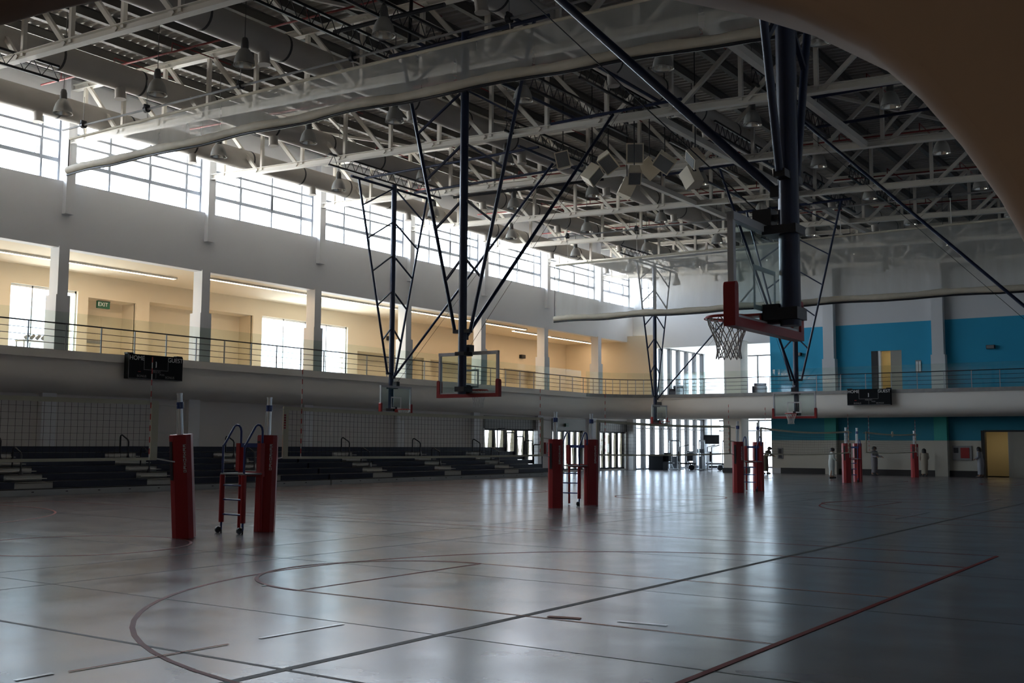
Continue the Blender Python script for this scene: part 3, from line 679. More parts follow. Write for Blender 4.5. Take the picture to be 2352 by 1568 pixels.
# ------------------------------------------------------------------ high bay lamps
lp = thing('highbay_lamp', (0, 0, 0), '', 'lamp')
MB().lathe([(0.02, 0.78), (0.07, 0.76), (0.10, 0.66), (0.105, 0.50), (0.10, 0.44)], n=16).build('ballast_housing', 'lampd', lp)
MB().lathe([(0.10, 0.46), (0.15, 0.42), (0.22, 0.30), (0.265, 0.15), (0.285, 0.0), (0.295, -0.005)], n=24).build('shade', 'lamp', lp)
MB().lathe([(0.288, 0.0), (0.255, 0.14), (0.21, 0.28), (0.12, 0.40), (0.0, 0.41)], n=24).build('reflector', 'lampin', lp)
MB().tube([(0, 0, 0), (0, 0, 1.0)], 0.012, 5).build('suspension_cord', 'lampd', lp).location = (0, 0, 0.76)
first = True
LX = [(-30.1, 'first'), (-26.0, 'second'), (-21.9, 'third'), (-17.3, 'fourth'), (-12.6, 'fifth'), (-8.5, 'sixth')]
for j in range(9):
    for i, (x, nm) in enumerate(LX):
        yy = 13.0 + 6.1 * j + (0.35 if i % 2 else 0)
        if yy > 64 or (j == 3 and i == 3): continue
        lab = 'grey bell shaped lamp, %s from the window wall, %s row from the near end' % (nm, ORD[j])
        loc = (x, yy, 11.80 - 0.012 * (x + 30))
        if first: q = lp; lp.location = loc; lp['label'] = lab; lp['group'] = 'high bay lamps'; first = False
        else: q = dup(lp, loc, None, lab, 'high bay lamps')
        for ch in q.children:
            if ch.name.startswith('suspension'): ch.scale = (1, 1, deck_z(x) - loc[2] - 0.76)

# ------------------------------------------------------------------ ceiling hung basketball goals
def lattice(p, q, h=0.42, n=14, r=0.035):
    p = Vector(p); q = Vector(q); mb = MB(); up = Vector((0, 0, h))
    mb.bar(p, q, r * 2); mb.bar(p + up, q + up, r * 2)
    for i in range(n):
        a = p + (q - p) * i / n; b = p + (q - p) * (i + 1) / n; m_ = (a + b) / 2 + up
        mb.bar(a, m_, 0.018); mb.bar(m_, b, 0.018)
    return mb
def goal_net():
    mb = MB(); rows = [(0.225, 0), (0.205, -0.08), (0.165, -0.18), (0.13, -0.28), (0.12, -0.36), (0.135, -0.44)]; n = 12
    c = Vector((0, 0.38, 3.05))
    def P(i, k):
        r, z = rows[k]; a = 2 * PI * (i + 0.5 * k) / n; return c + Vector((r * math.cos(a), r * math.sin(a), z))
    for k in range(len(rows) - 1):
        for i in range(n):
            mb.tube([P(i, k), P(i, k + 1)], 0.006, 4); mb.tube([P(i, k), P(i - 1, k + 1)], 0.006, 4)
    return mb
_goal = {}
def goal(loc, rz, label, cross=True):
    t = thing('basketball_goal', loc, label, 'basketball hoop', rz)
    kind = 'cross' if cross else 'long'
    if not _goal:
        G = _goal
        G['mast'] = (MB().tube([(0, -0.30, 2.92), (0, -0.30, 12.05)], 0.105, 16), 'navy')
        G['strut'] = None
        f = MB()
        for x in (-0.885, 0.885): f.box(x - 0.03, x + 0.03, -0.075, -0.015, 2.92, 3.97)
        f.box(-0.915, 0.915, -0.085, -0.01, 3.89, 3.97); f.box(-0.915, 0.915, -0.075, -0.015, 2.90, 2.97)
        G['frame'] = (f, 'frame')
        G['upper_arm'] = (MB().box(-0.14, 0.14, -0.42, -0.06, 3.86, 3.95), 'black')
        a = MB(); a.box(-0.14, 0.14, -0.42, -0.06, 2.98, 3.10); a.box(-0.06, 0.06, -0.2, -0.02, 2.95, 3.15)
        G['lower_arm'] = (a, 'black')
        G['glass_board'] = (MB().box(-0.86, 0.86, -0.05, -0.03, 2.96, 3.90), 'bglass')
        tg = MB()
        tg.box(-0.305, 0.305, -0.029, -0.026, 3.49, 3.54); tg.box(-0.305, 0.305, -0.029, -0.026, 3.08, 3.13)
        for x in (-0.28, 0.28): tg.box(x - 0.025, x + 0.025, -0.029, -0.026, 3.13, 3.49)
        G['target_square'] = (tg, 'white')
        pd = MB(); pd.box(-0.95, 0.95, -0.10, 0.02, 2.85, 2.94)
        for x in (-0.905, 0.905):
            pd.box(x - 0.045, x + 0.045, -0.10, 0.02, 2.94, 3.24); pd.tube([(x, -0.10, 3.24), (x, 0.02, 3.24)], 0.045, 12)
        G['edge_padding'] = (pd, 'pad')
        rm_ = MB(); rm_.tube([(0.229 * math.cos(2 * PI * i / 32), 0.38 + 0.229 * math.sin(2 * PI * i / 32), 3.05) for i in range(32)], 0.011, 8, closed=True)
        rm_.tube([(0.25 * math.cos(2 * PI * i / 32), 0.38 + 0.25 * math.sin(2 * PI * i / 32), 3.035) for i in range(32)], 0.006, 6, closed=True)
        rm_.box(-0.09, 0.09, -0.02, 0.16, 3.035, 3.06); rm_.box(-0.09, 0.09, -0.02, -0.0, 2.92, 3.06)
        G['rim'] = (rm_, 'rim')
        G['net'] = (goal_net(), 'netw')
        G['fold_brace'] = (MB().tube([(0, -0.16, 4.33), (0, 7.25, 11.85)], 0.048, 8), 'navy')
        G['safety_cable'] = (MB().tube([(0, -0.05, 4.05), (0, 7.6, 11.95)], 0.007, 4), 'netd')
        mo = MB(); mo.box(-0.09, 0.09, -0.14, 0.06, 3.97, 4.14); mo.box(-0.04, 0.04, -0.24, -0.1, 4.02, 4.08); 
        G['height_adjuster'] = (mo, 'black')
        G['brace_bracket'] = (MB().box(-0.05, 0.05, -0.24, -0.12, 4.26, 4.38), 'black'); G['strut_bracket'] = (MB().box(-0.26, 0.26, -0.36, -0.24, 4.42, 4.50), 'black')
        for k in list(G):
            if G[k]: G[k] = G[k][0].build(k, G[k][1], t)
        for s in (-1, 1):
            G['strut%d' % s] = MB().tube([(s * 0.24, -0.30, 4.48), (s * 2.08, -0.30, 11.88)], 0.046, 8).build('strut', 'navy', t)
            for q, z in enumerate((5.75, 7.1, 8.4, 9.65, 10.9)):
                x = s * (0.24 + 1.84 * (z - 4.48) / 7.4); G['c%d%d' % (s, q)] = MB().bar((x, -0.30, z), (s * 0.08, -0.30, z + 0.28 + abs(x) * 0.38), 0.05).build('side_brace', 'navy', t)
        G.pop('strut'); G['net'].parent = G['rim']; G['target_square'].parent = G['glass_board']; G['safety_cable'].parent = G['fold_brace']
    else:
        cp = {}
        for key, o in _goal.items(): cp[key] = c = o.copy(); COL.objects.link(c); c.parent = t
        cp['net'].parent = cp['rim']; cp['target_square'].parent = cp['glass_board']; cp['safety_cable'].parent = cp['fold_brace']
    MB().tube([(-2.5, -0.30, 11.9), (2.5, -0.30, 11.9)], 0.055, 8).build('header_pipe', 'navy', t)
    MB().tube([(-2.3, 7.3, 11.95), (2.3, 7.3, 11.95)], 0.05, 8).build('front_header', 'navy', t)
    for s in (-1, 1): MB().tube([(s * 1.5, -0.5, 12.05), (s * 1.5, 7.6, 12.05)], 0.05, 8).build('runner_pipe', 'navy', t)
    if cross:
        for yy in (-0.62, 7.5): lattice((-3.4, yy, 12.2), (3.4, yy, 12.2)).build('lattice_joist', 'black', t)
    else:
        for xx in (-3.2, -1.4): lattice((xx, -4.4, 12.2), (xx, 2.2, 12.2)).build('lattice_joist', 'black', t)
        for xx in (-1.3, 0.4): lattice((xx, 4.6, 12.2), (xx, 10.6, 12.2)).build('lattice_joist', 'black', t)
    return t
goal((-4.22, 10.68, 0), PI / 2, 'nearest glass basketball hoop, seen from behind at the upper right, facing the window wall')
goal((-28.0, 32.62, 0), -PI / 2, 'small glass basketball hoop in front of the bleachers facing right')
goal((-28.0, 55.3, 0), -PI / 2, 'far glass basketball hoop by the rounded balcony corner')
goal((-16.08, 21.46, 0), 0, 'glass basketball hoop seen squarely from behind in mid hall under the near mesh curtain', False)
goal((-16.08, 44.0, 0), PI, 'glass basketball hoop facing the camera in front of the far balcony front', False)
goal((-4.22, 32.6, 0), PI / 2, 'basketball hoop on the right side of the hall of which only the long brace shows')

def rig(name, p0, p1, r, label, lat=False):
    b = lattice(p0, p1) if lat else MB().tube([p0, p1], r, 8)
    return tag(b.build(name, 'black'), label, 'roof rigging')
rig('lattice_joist', (-28.8, 10.5, 12.3), (-28.5, 17.9, 12.2), 0.05, 'black lattice joist under the roof at the far upper left', True)
rig('rigging_pipe', (-19.6, 20.1, 12.45), (-16.0, 20.2, 12.40), 0.06, 'black horizontal rigging pipe above the near mesh curtain')
rig('rigging_pipe', (-18.3, 21.6, 12.3), (-18.2, 21.6, 14.4), 0.05, 'short black hanger pipe above the near mesh curtain')
rig('rigging_pipe', (-27.9, 36.0, 12.15), (-21.1, 36.9, 12.2), 0.06, 'black horizontal rigging pipe behind the mid hall mast')
# ------------------------------------------------------------------ volleyball posts, nets, referee stands
XV = -16.05
PY = [12.98, 14.84, 25.23, 27.16, 37.75, 39.74, 51.6, 53.3, 63.4]
PX = [XV - 0.06, XV, XV + 0.1, XV + 0.08, XV + 0.1, XV + 0.08, XV - 0.3, XV - 0.3, XV - 0.2]
LEAN = [-0.078, 0.02, 0.0, 0.012, 0.0, 0.0, 0, 0, 0]
PLAB = ['red padded volleyball post nearest the near end, leaning left, left of the nearest referee stand',
        'red padded volleyball post right of the nearest referee stand', 'red padded volleyball post left of the second referee stand',
        'red padded volleyball post behind the second referee stand', 'red padded volleyball post left of the third referee stand',
        'red padded volleyball post right of the third referee stand', 'red padded volleyball post left of the farthest referee stand',
        'red padded volleyball post behind the farthest referee stand', 'single red padded volleyball post farthest from the camera']
def vpost():
    t = thing('volleyball_post', (0, 0, 0), '', 'volleyball post')
    b = MB(); b.tube([(0, 0, 0), (0, 0, 2.58)], 0.047, 16); b.tube([(0, 0, 2.57), (0, 0, 2.60)], 0.055, 16); b.tube([(-0.06, 0, 1.8), (-0.06, 0, 2.3)], 0.012, 6)
    b.build('pole', 'chrome', t)
    b = MB(); b.tube([(0, 0, 2.32), (0, 0, 2.44)], 0.062, 16); b.box(-0.02, 0.02, -0.12, -0.05, 2.34, 2.42); b.build('collar', 'blued', t)
    poly = [(-0.19, -0.09), (-0.10, -0.18), (0.12, -0.18), (0.19, -0.09), (0.19, 0.12), (0.10, 0.18), (-0.12, 0.18), (-0.19, 0.10)]
    b = MB(); b.prism(poly, lambda u, v, z: (u, v, z), 0.0, 1.84); b.prism([(u * 0.97, v * 0.97) for u, v in poly], lambda u, v, z: (u, v, z), 1.84, 1.855); pad = b.build('padding', 'pad', t)
    b = MB(); b.hexa([(-0.165, -0.125, 1.05), (-0.125, -0.165, 1.05), (-0.13, -0.18, 1.05), (-0.18, -0.13, 1.05)], [(-0.165, -0.125, 1.74), (-0.125, -0.165, 1.74), (-0.13, -0.18, 1.74), (-0.18, -0.13, 1.74)]); b.build('winch_slot', 'black', pad)
    b = MB(); rr = random.Random(4)
    z = 1.68
    while z > 1.18:                                                   # worn, illegible vertical lettering
        h = rr.choice((0.045, 0.055, 0.06)); k = rr.random()
        b.box(0.065, 0.115, -0.186, -0.181, z - 0.012, z)
        if k > 0.3: b.box(0.065, 0.078, -0.186, -0.181, z - h, z)
        if k > 0.5: b.box(0.102, 0.115, -0.186, -0.181, z - h, z)
        if k < 0.6: b.box(0.083, 0.097, -0.186, -0.181, z - h + 0.01, z - 0.015)
        b.box(0.065, 0.115, -0.186, -0.181, z - h, z - h + 0.01)
        z -= h + 0.014
    b.build('lettering', 'white', pad)
    return t
proto = None
for k, y in enumerate(PY):
    if proto is None: o = proto = vpost(); o['group'] = 'volleyball posts'
    else: o = dup(proto, (0, 0, 0), 0)
    o.location = (PX[k], y, 0); o['label'] = PLAB[k]
    o.rotation_euler = (Matrix.Rotation(-LEAN[k], 3, 'X') @ Matrix.Rotation(math.radians(40), 3, 'Z')).to_euler()
def vnet(ya, yb, label, sag=0.02, lo=False):
    t = thing('volleyball_net', (XV, ya, 0), label, 'volleyball net'); L_ = yb - ya
    def top(u): return 2.40 - sag * 4 * u * (1 - u)
    def bot(u): return 1.42 - sag * 2.5 * u * (1 - u)
    n = int(L_ / 0.12); b = MB()
    for i in range(n + 1):
        u = i / n; b.bar((0, u * L_, bot(u)), (0, u * L_, top(u)), 0.004)
    for j in range(1, 9):
        for i in range(12):
            u0, u1 = i / 12, (i + 1) / 12
            b.bar((0, u0 * L_, bot(u0) + (top(u0) - bot(u0)) * j / 9), (0, u1 * L_, bot(u1) + (top(u1) - bot(u1)) * j / 9), 0.004)
    b.build('netting', 'netd', t)
    for nm, fn, h in (('top_tape', top, 0.075), ('bottom_tape', bot, 0.05)):
        b = MB()
        for i in range(16):
            u0, u1 = i / 16, (i + 1) / 16; b.bar((0, u0 * L_, fn(u0)), (0, u1 * L_, fn(u1)), 0.02, h)
        b.build(nm, 'tape', t)
    for s, yy in ((0, 0.06), (1, L_ - 0.06)):
        MB().box(-0.014, 0.014, yy - 0.07, yy + 0.07, 1.40, 2.42).build('side_band', 'tape', t)
        an_ = MB(); ay = yy + (0.42 if s == 0 else -0.10)
        for i in range(18):
            an_.cur = i % 2; an_.tube([(0.015, ay, 1.40 + 0.1 * i), (0.015, ay, 1.50 + 0.1 * i)], 0.009, 6)
        an_.build('antenna', ['netw', 'rim'], t)
        e = -0.40 if s == 0 else L_ + 0.40; s0 = 0 if s == 0 else L_
        for z0, z1 in ((2.38, 2.36), (1.88, 1.86), (1.42, 1.36)):
            MB().tube([(0, s0, z0), (0, e, z1)], 0.014, 6).build('tie_rope', 'netw', t)
    if ya > 53:
        MB().tube([(-0.02, L_ * 0.5, 2.36), (0.02, L_ * 0.5, 2.36)], 0.15, 20).build('emblem', 'tape', t)
    if ya > 15 and ya < 16:
        b = MB()
        for i in range(6): b.box(-0.02, -0.0145, -0.0, 0.05, 2.24 - i * 0.05, 2.275 - i * 0.05)
        for i in range(6): b.box(0.0145, 0.02, -0.0, 0.05, 2.24 - i * 0.05, 2.275 - i * 0.05)
        b.build('lettering', 'pad', t)
    return t
vnet(3.7, 12.27, 'volleyball net at far left in front of the bleachers', 0.02)
vnet(15.27, 24.75, 'long volleyball net right of the nearest referee stand', 0.03)
vnet(27.62, 37.3, 'volleyball net right of the second referee stand', 0.05)
vnet(40.2, 51.1, 'sagging volleyball net before the blue far wall, right of the third stand', 0.12)
vnet(53.7, 63.0, 'farthest volleyball net, at the right before the far wall', 0.08)
def refstand(loc, label):
    t = thing('referee_stand', loc, label, 'referee stand', group='referee stands'); wd, dp = 0.30, 0.42
    for s in (-1, 1):
        x = s * wd
        MB().tube([(x, -dp, 0.06), (x, -dp, 1.66)], 0.022, 8).build('front_upright', 'blued', t)
        MB().tube([(x, -dp, 0.20), (x, -dp, 1.10)], 0.05, 10).build('upright_padding', 'pad', t)
        pts = [(x, -dp, 1.64), (x, -dp + 0.06, 1.72), (x, -0.16, 2.02), (x, -0.11, 2.05), (x, -0.05, 2.045), (x, 0.0, 2.0), (x, 0.02, 1.93), (x, 0.02, 1.12)]
        MB().tube(pts, 0.021, 8).build('handrail', 'blued', t)
        MB().box(x - 0.05, x + 0.05, -0.06, 0.04, 1.16, 1.70).build('side_padding', 'pad', t)
        MB().tube([(x, 0.02, 0.03), (x, 0.02, 1.12)], 0.03, 8).build('rear_upright', 'pad', t)
        b = MB(); b.tube([(x - 0.015, -dp - 0.08, 0.06), (x + 0.015, -dp - 0.08, 0.06)], 0.06, 14); fk = MB().bar((x, -dp - 0.08, 0.06), (x, -dp, 0.12), 0.03).build('caster_fork', 'grey', t); b.build('caster', 'black', fk)
        MB().tube([(x, -dp, 0.0), (x, -dp, 0.12)], 0.018, 8).build('foot', 'black', t)
    for z in (0.35, 0.63, 0.90): MB().tube([(-wd, -dp, z), (wd, -dp, z)], 0.017, 8).build('rung', 'blued', t)
    MB().box(-wd - 0.03, wd + 0.03, -dp - 0.03, 0.06, 1.10, 1.13).build('platform', 'grey', t)
    MB().box(-wd - 0.045, wd + 0.045, 0.0, 0.055, 1.06, 1.16).build('platform_edge', 'pad', t)
    MB().box(-wd, wd, -0.03, 0.03, 1.62, 1.70).build('back_bar', 'blued', t)
    return t
refstand((-16.21, 14.585, 0), 'red and blue referee stand between the two nearest volleyball posts')
refstand((-16.25, 26.9, 0), 'red and blue referee stand between the second pair of volleyball posts')
refstand((-16.0, 39.35, 0), 'red and blue referee stand in the bright reflection between the third pair of posts')
refstand((-16.4, 52.95, 0), 'small far referee stand before the cream wall between the fourth pair of posts')

# ------------------------------------------------------------------ bleachers
def bank(ya, yb, aisles, label, end_rails):
    t = thing('bleacher_bank', (0, ya, 0), label, 'bleachers', group='retractable bleachers')
    gw = 0.67; edges = [0] + [v for a in aisles for v in (a - ya - gw, a - ya + gw)] + [yb - ya]
    b = MB(); b.box(-32.36, -32.28, 0, yb - ya, 0.0, 0.185)
    b.build('skirt', 'skirt', t)
    b = MB()
    for i in range(int((yb - ya) / 1.2)):
        b.box(-32.281, -32.275, 0.5 + i * 1.2, 0.58 + i * 1.2, 0.10, 0.125)
    b.build('skirt_slot', 'black', t)
    for r in range(6):
        xf = -32.4 - 0.62 * r; zt = 0.2 + 0.225 * (r + 1)
        MB().box(xf - 0.62, xf - 0.02, 0, yb - ya, zt - 0.225, zt - 0.20).build('footboard', 'purlin', t)
        MB().box(xf - 0.60, xf - 0.56, 0, yb - ya, 0.02, zt - 0.225).build('support_panel', 'black', t)
        for i in range(0, len(edges), 2):
            if r == 5 and i > 0: continue
            e0, e1 = (edges[i], edges[i + 1]) if r < 5 else (0, yb - ya)
            b = MB(); n = 1
            b.box(xf - 0.42, xf, e0, e1, zt - 0.20, zt - 0.03); b.box(xf - 0.44, xf + 0.015, e0, e1, zt - 0.03, zt)
            b.build('bench', 'bench', t)
        if r < 5:
            for a in aisles:
                y0, y1 = a - ya - gw, a - ya + gw
                b = MB(); b.box(xf - 0.06, xf - 0.02, y0, y1, zt - 0.205, zt - 0.005); b.box(xf - 0.60, xf - 0.02, y0, y1, zt - 0.035, zt - 0.01)
                if r > 0: b.box(xf - 0.02, xf + 0.26, y0, y1, zt - 0.15, zt - 0.12)
                b.build('aisle_step', 'step', t)
    for a in aisles:
        for r in (1, 3):
            x0 = -32.4 - 0.62 * r - 0.25; z0 = 0.2 + 0.225 * (r + 1); y = a - ya + 0.05
            _ = MB().tube([(x0, y, z0 - 0.02), (x0, y, z0 + 0.62), (x0 - 0.05, y, z0 + 0.70), (x0 - 0.40, y, z0 + 0.88), (x0 - 0.47, y, z0 + 0.86), (x0 - 0.50, y, z0 + 0.80), (x0 - 0.50, y, z0 + 0.2)], 0.028, 8); hr_ = _.build('aisle_handrail', 'black', t)
            MB().lathe([(0.09, 0), (0.03, 0.16)], (x0, y, z0 - 0.02), 10).build('handrail_base', 'black', hr_)
    if end_rails:
        for r in range(1, 6):
            x0 = -32.4 - 0.62 * r - 0.02; z0 = 0.2 + 0.225 * r; y = yb - ya - 0.03
            MB().tube([(x0, y, z0), (x0, y, z0 + 1.22), (x0 - 0.06, y, z0 + 1.28), (x0 - 0.50, y, z0 + 1.28), (x0 - 0.56, y, z0 + 1.22), (x0 - 0.56, y, z0)], 0.034, 8).build('end_rail', 'black', t)
bank(7.5, 33.45, [10.2, 15.15, 20.15, 25.1, 30.1], 'navy bleacher bank with grey aisle steps at the left, nearer half', False)
bank(33.55, 50.9, [36.9, 42.0, 47.0], 'navy bleacher bank with tall end rails, farther half beside the glazing', True)

# ------------------------------------------------------------------ scoreboards
def scoreboard(loc, rz, label):
    t = thing('scoreboard', loc, label, 'scoreboard', rz)         # local: x right, -y towards the viewer, z up
    W, H = 1.25, 0.47
    MB().box(-W, W, -0.16, 0.10, -H, H).build('case', 'board', t)
    b = MB(); y = -0.165
    b.box(-W, W, y, -0.158, -H, -H + 0.02); b.box(-W, -W + 0.015, y, -0.158, -H, H)
    b.box(-0.56, -0.545, y, -0.158, -0.10, 0.44); b.box(0.545, 0.56, y, -0.158, -0.10, 0.44); b.box(-0.56, 0.56, y, -0.158, -0.11, -0.095)
    b.box(-0.008, 0.008, y, -0.158, -H + 0.06, -0.22)
    b.build('trim_lines', 'grey', t)
    for s, x, z, sz, m in (('HOME', -0.88, 0.32, 0.24, 'white'), ('GUEST', 0.89, 0.32, 0.24, 'white'), ('PERIOD', 0, -0.17, 0.12, 'grey'), ('BONUS', -0.65, -0.36, 0.13, 'grey'), ('BONUS', 0.65, -0.36, 0.13, 'grey'), ('POSS', 0.28, -0.27, 0.10, 'grey')):
        text('lettering', s, sz, t, Matrix.Translation((x, -0.163, z)) @ RYm, m, 0.002)
    d = MB(); d.box(-0.02, 0.02, y, -0.158, 0.02, 0.2); d.box(-0.03, 0.01, y, -0.158, 0.2, 0.23); d.box(-0.03, 0.01, y, -0.158, 0.0, 0.03); d.build('colon', 'white', t)
    d = MB(); d.box(-0.82, -0.70, y - 0.004, -0.158, -0.20, -0.18); d.build('lit_segment', 'rim', t)
    b = MB(); b.box(-W - 0.02, -W + 0.25, -0.1, 0.1, H, H + 0.05); b.box(W - 0.25, W + 0.02, -0.1, 0.1, H, H + 0.05); b.build('bracket', 'black', t)
scoreboard((-35.30, 26.72, 4.58), PI / 2, 'black scoreboard on the balcony front at left above the bleachers')
scoreboard((-18.9, 64.15, 4.58), 0, 'black scoreboard on the far balcony front before the blue wall')

# ------------------------------------------------------------------ lifted divider curtains
def curtain(y, x0, x1, top, bot, straps, label, shaft_z, mm='mesh'):
    t = thing('divider_curtain', (0, y, 0), label, 'divider curtain', group='lifted mesh divider curtains')
    n = 130
    def bz(x):
        ks = [abs(x - s) for s in straps]; d = min(ks) if ks else 0
        return bot(x) - 0.05 * min(1, d / 1.6) ** 1.5
    def sh(u, v):
        x = x0 + (x1 - x0) * u; z = bz(x) + (top(x) - bz(x)) * v
        return (x, 0.05 * math.sin(x * 2.1) * (1 - v) + 0.03 * math.sin(x * 7.3 + v * 3) * (1 - v), z)
    MB().grid(sh, n, 8).build('mesh_panel', mm, t)
    pts = []; rr = []
    for i in range(n + 1):
        x = x0 - 0.1 + (x1 - x0 + 0.1) * i / n; pts.append((x, 0.03 * math.sin(x * 1.7), bz(x) + 0.02)); rr.append(0.13 + 0.012 * math.sin(x * 2.9) + 0.008 * math.sin(x * 9.1))
    MB().tube(pts, rr, 10).build('hem_roll', 'hem', t)
    MB().tube([(p[0], p[1] - 0.03, p[2] - 0.16) for p in pts], 0.04, 6).build('bottom_pipe', 'black', t)
    MB().tube([(x0 + (x1 - x0) * i / 20, 0, top(x0 + (x1 - x0) * i / 20)) for i in range(21)], 0.045, 8).build('top_sleeve', 'hem', t)
    MB().tube([(x0 - 0.4, -0.04, shaft_z(x0)), (x1, -0.04, shaft_z(x1))], 0.035, 8).build('drive_shaft', 'grey', t)
    for s in straps:
        MB().tube([(s, 0.02, top(s)), (s, -0.04, shaft_z(s))], 0.014, 5).build('lift_strap', 'netw', t)
        b = MB(); b.tube([(s - 0.06, -0.04, shaft_z(s)), (s + 0.06, -0.04, shaft_z(s))], 0.11, 14); b.box(s - 0.03, s + 0.03, -0.14, 0.06, shaft_z(s), shaft_z(s) + 0.15); b.build('winch_drum', 'black', t)
        MB().tube([(s, -0.04, shaft_z(s) + 0.1), (s, -0.04, shaft_z(s) + 0.95)], 0.012, 5).build('suspension_chain', 'grey', t)
    MB().tube([(x0 - 0.06, 0, bz(x0) + 0.15), (x0 - 0.05, 0, top(x0))], 0.016, 5).build('edge_cord', 'netd', t)
curtain(20.85, -32.35, 4.6, lambda x: 11.77 - 0.0005 * (x + 32) ** 2 * (1 if x > -32 else 0), lambda x: 10.72 - 0.000036 * max(0, x + 32) ** 3,
        [-31.6, -28.3, -24.0, -19.6, -14.5, -10.8, -6.4, -2.0], 'white mesh divider curtain lifted under the roof, nearer one', lambda x: 12.12 - 0.012 * (x + 32))
curtain(44.75, -28.3, 4.6, lambda x: 10.46, lambda x: 7.84 - 0.003 * (x + 28), [-27.6, -23.8, -18.6, -14.2, -9.8, -5.4, -1.0],
        'white mesh divider curtain hanging half lowered across the far court', lambda x: 11.9 - 0.012 * (x + 32), 'mesh2')

# ------------------------------------------------------------------ speaker cluster
def speaker(loc, yaw, pitch, roll, label, s=1.0):
    t = thing('speaker_cabinet', loc, label, 'speaker', group='hanging speaker cluster'); t.rotation_euler = (-pitch, roll, yaw)   # faces local -y
    W, H, D = 0.34 * s, 0.40 * s, 0.30 * s
    b = MB(); b.hexa([(-W, -D, -H), (W, -D, -H), (W * 0.72, D, -H), (-W * 0.72, D, -H)], [(-W, -D, H), (W, -D, H), (W * 0.72, D, H), (-W * 0.72, D, H)]); b.build('cabinet', 'spk', t)
    MB().box(-W * 0.85, W * 0.85, -D - 0.012, -D + 0.01, -H * 0.87, H * 0.87).build('grille', 'grille', t)
    MB().box(-0.07, 0.07, D - 0.01, D + 0.012, H * 0.2, H * 0.5).build('rear_panel', 'black', t)
    R3 = t.rotation_euler.to_matrix().transposed()
    MB().tube([(0, 0, 0), R3 @ Vector((0, 0, deck_z(loc[0]) - loc[2]))], 0.018, 6).build('hanger', 'black', t)
    return t
def pxw(px, py, y):
    d = _f + _r2 * ((px - 1176) / F_PX) - _u2 * ((py - 784) / F_PX); k = y / d.y
    return (d.x * k, y, HC + d.z * k)
D2 = math.radians
for n, (px, py, y, ya, pi_, ro, s, lab) in enumerate([
    (1293, 368, 31.2, 27, -8, -12, 0.72, 'leftmost hanging speaker, its framed grille turned to the camera'),
    (1397, 372, 31.5, 8, -40, -30, 0.78, 'hanging speaker with tilted grille, second from the left of the cluster'),
    (1457, 354, 31.6, 33, -10, 0, 0.86, 'upper hanging speaker of the central pair facing the camera'),
    (1457, 402, 31.7, 33, -50, 0, 0.66, 'lower hanging speaker of the central pair, tipped down'),
    (1360, 400, 33.5, 100, -35, 20, 0.80, 'hanging speaker low at the left seen from its side'),
    (1440, 432, 33.6, 130, -25, 0, 0.80, 'lowest hanging speaker of the cluster, showing a pale side panel'),
    (1492, 386, 32.6, -70, -40, 25, 0.80, 'hanging speaker just right of the central pair'),
    (1527, 371, 32.2, -20, -45, -38, 0.80, 'tilted hanging speaker second from the right'),
    (1597, 362, 31.3, -60, -30, -30, 0.67, 'hanging speaker highest at the right of the cluster'),
    (1590, 407, 34.0, -120, -25, 10, 0.84, 'hanging speaker lowest at the right of the cluster')]):
    speaker(pxw(px, py, y - (0.5 if py == 402 else 0)), D2(ya), D2(pi_), D2(ro), lab, s)

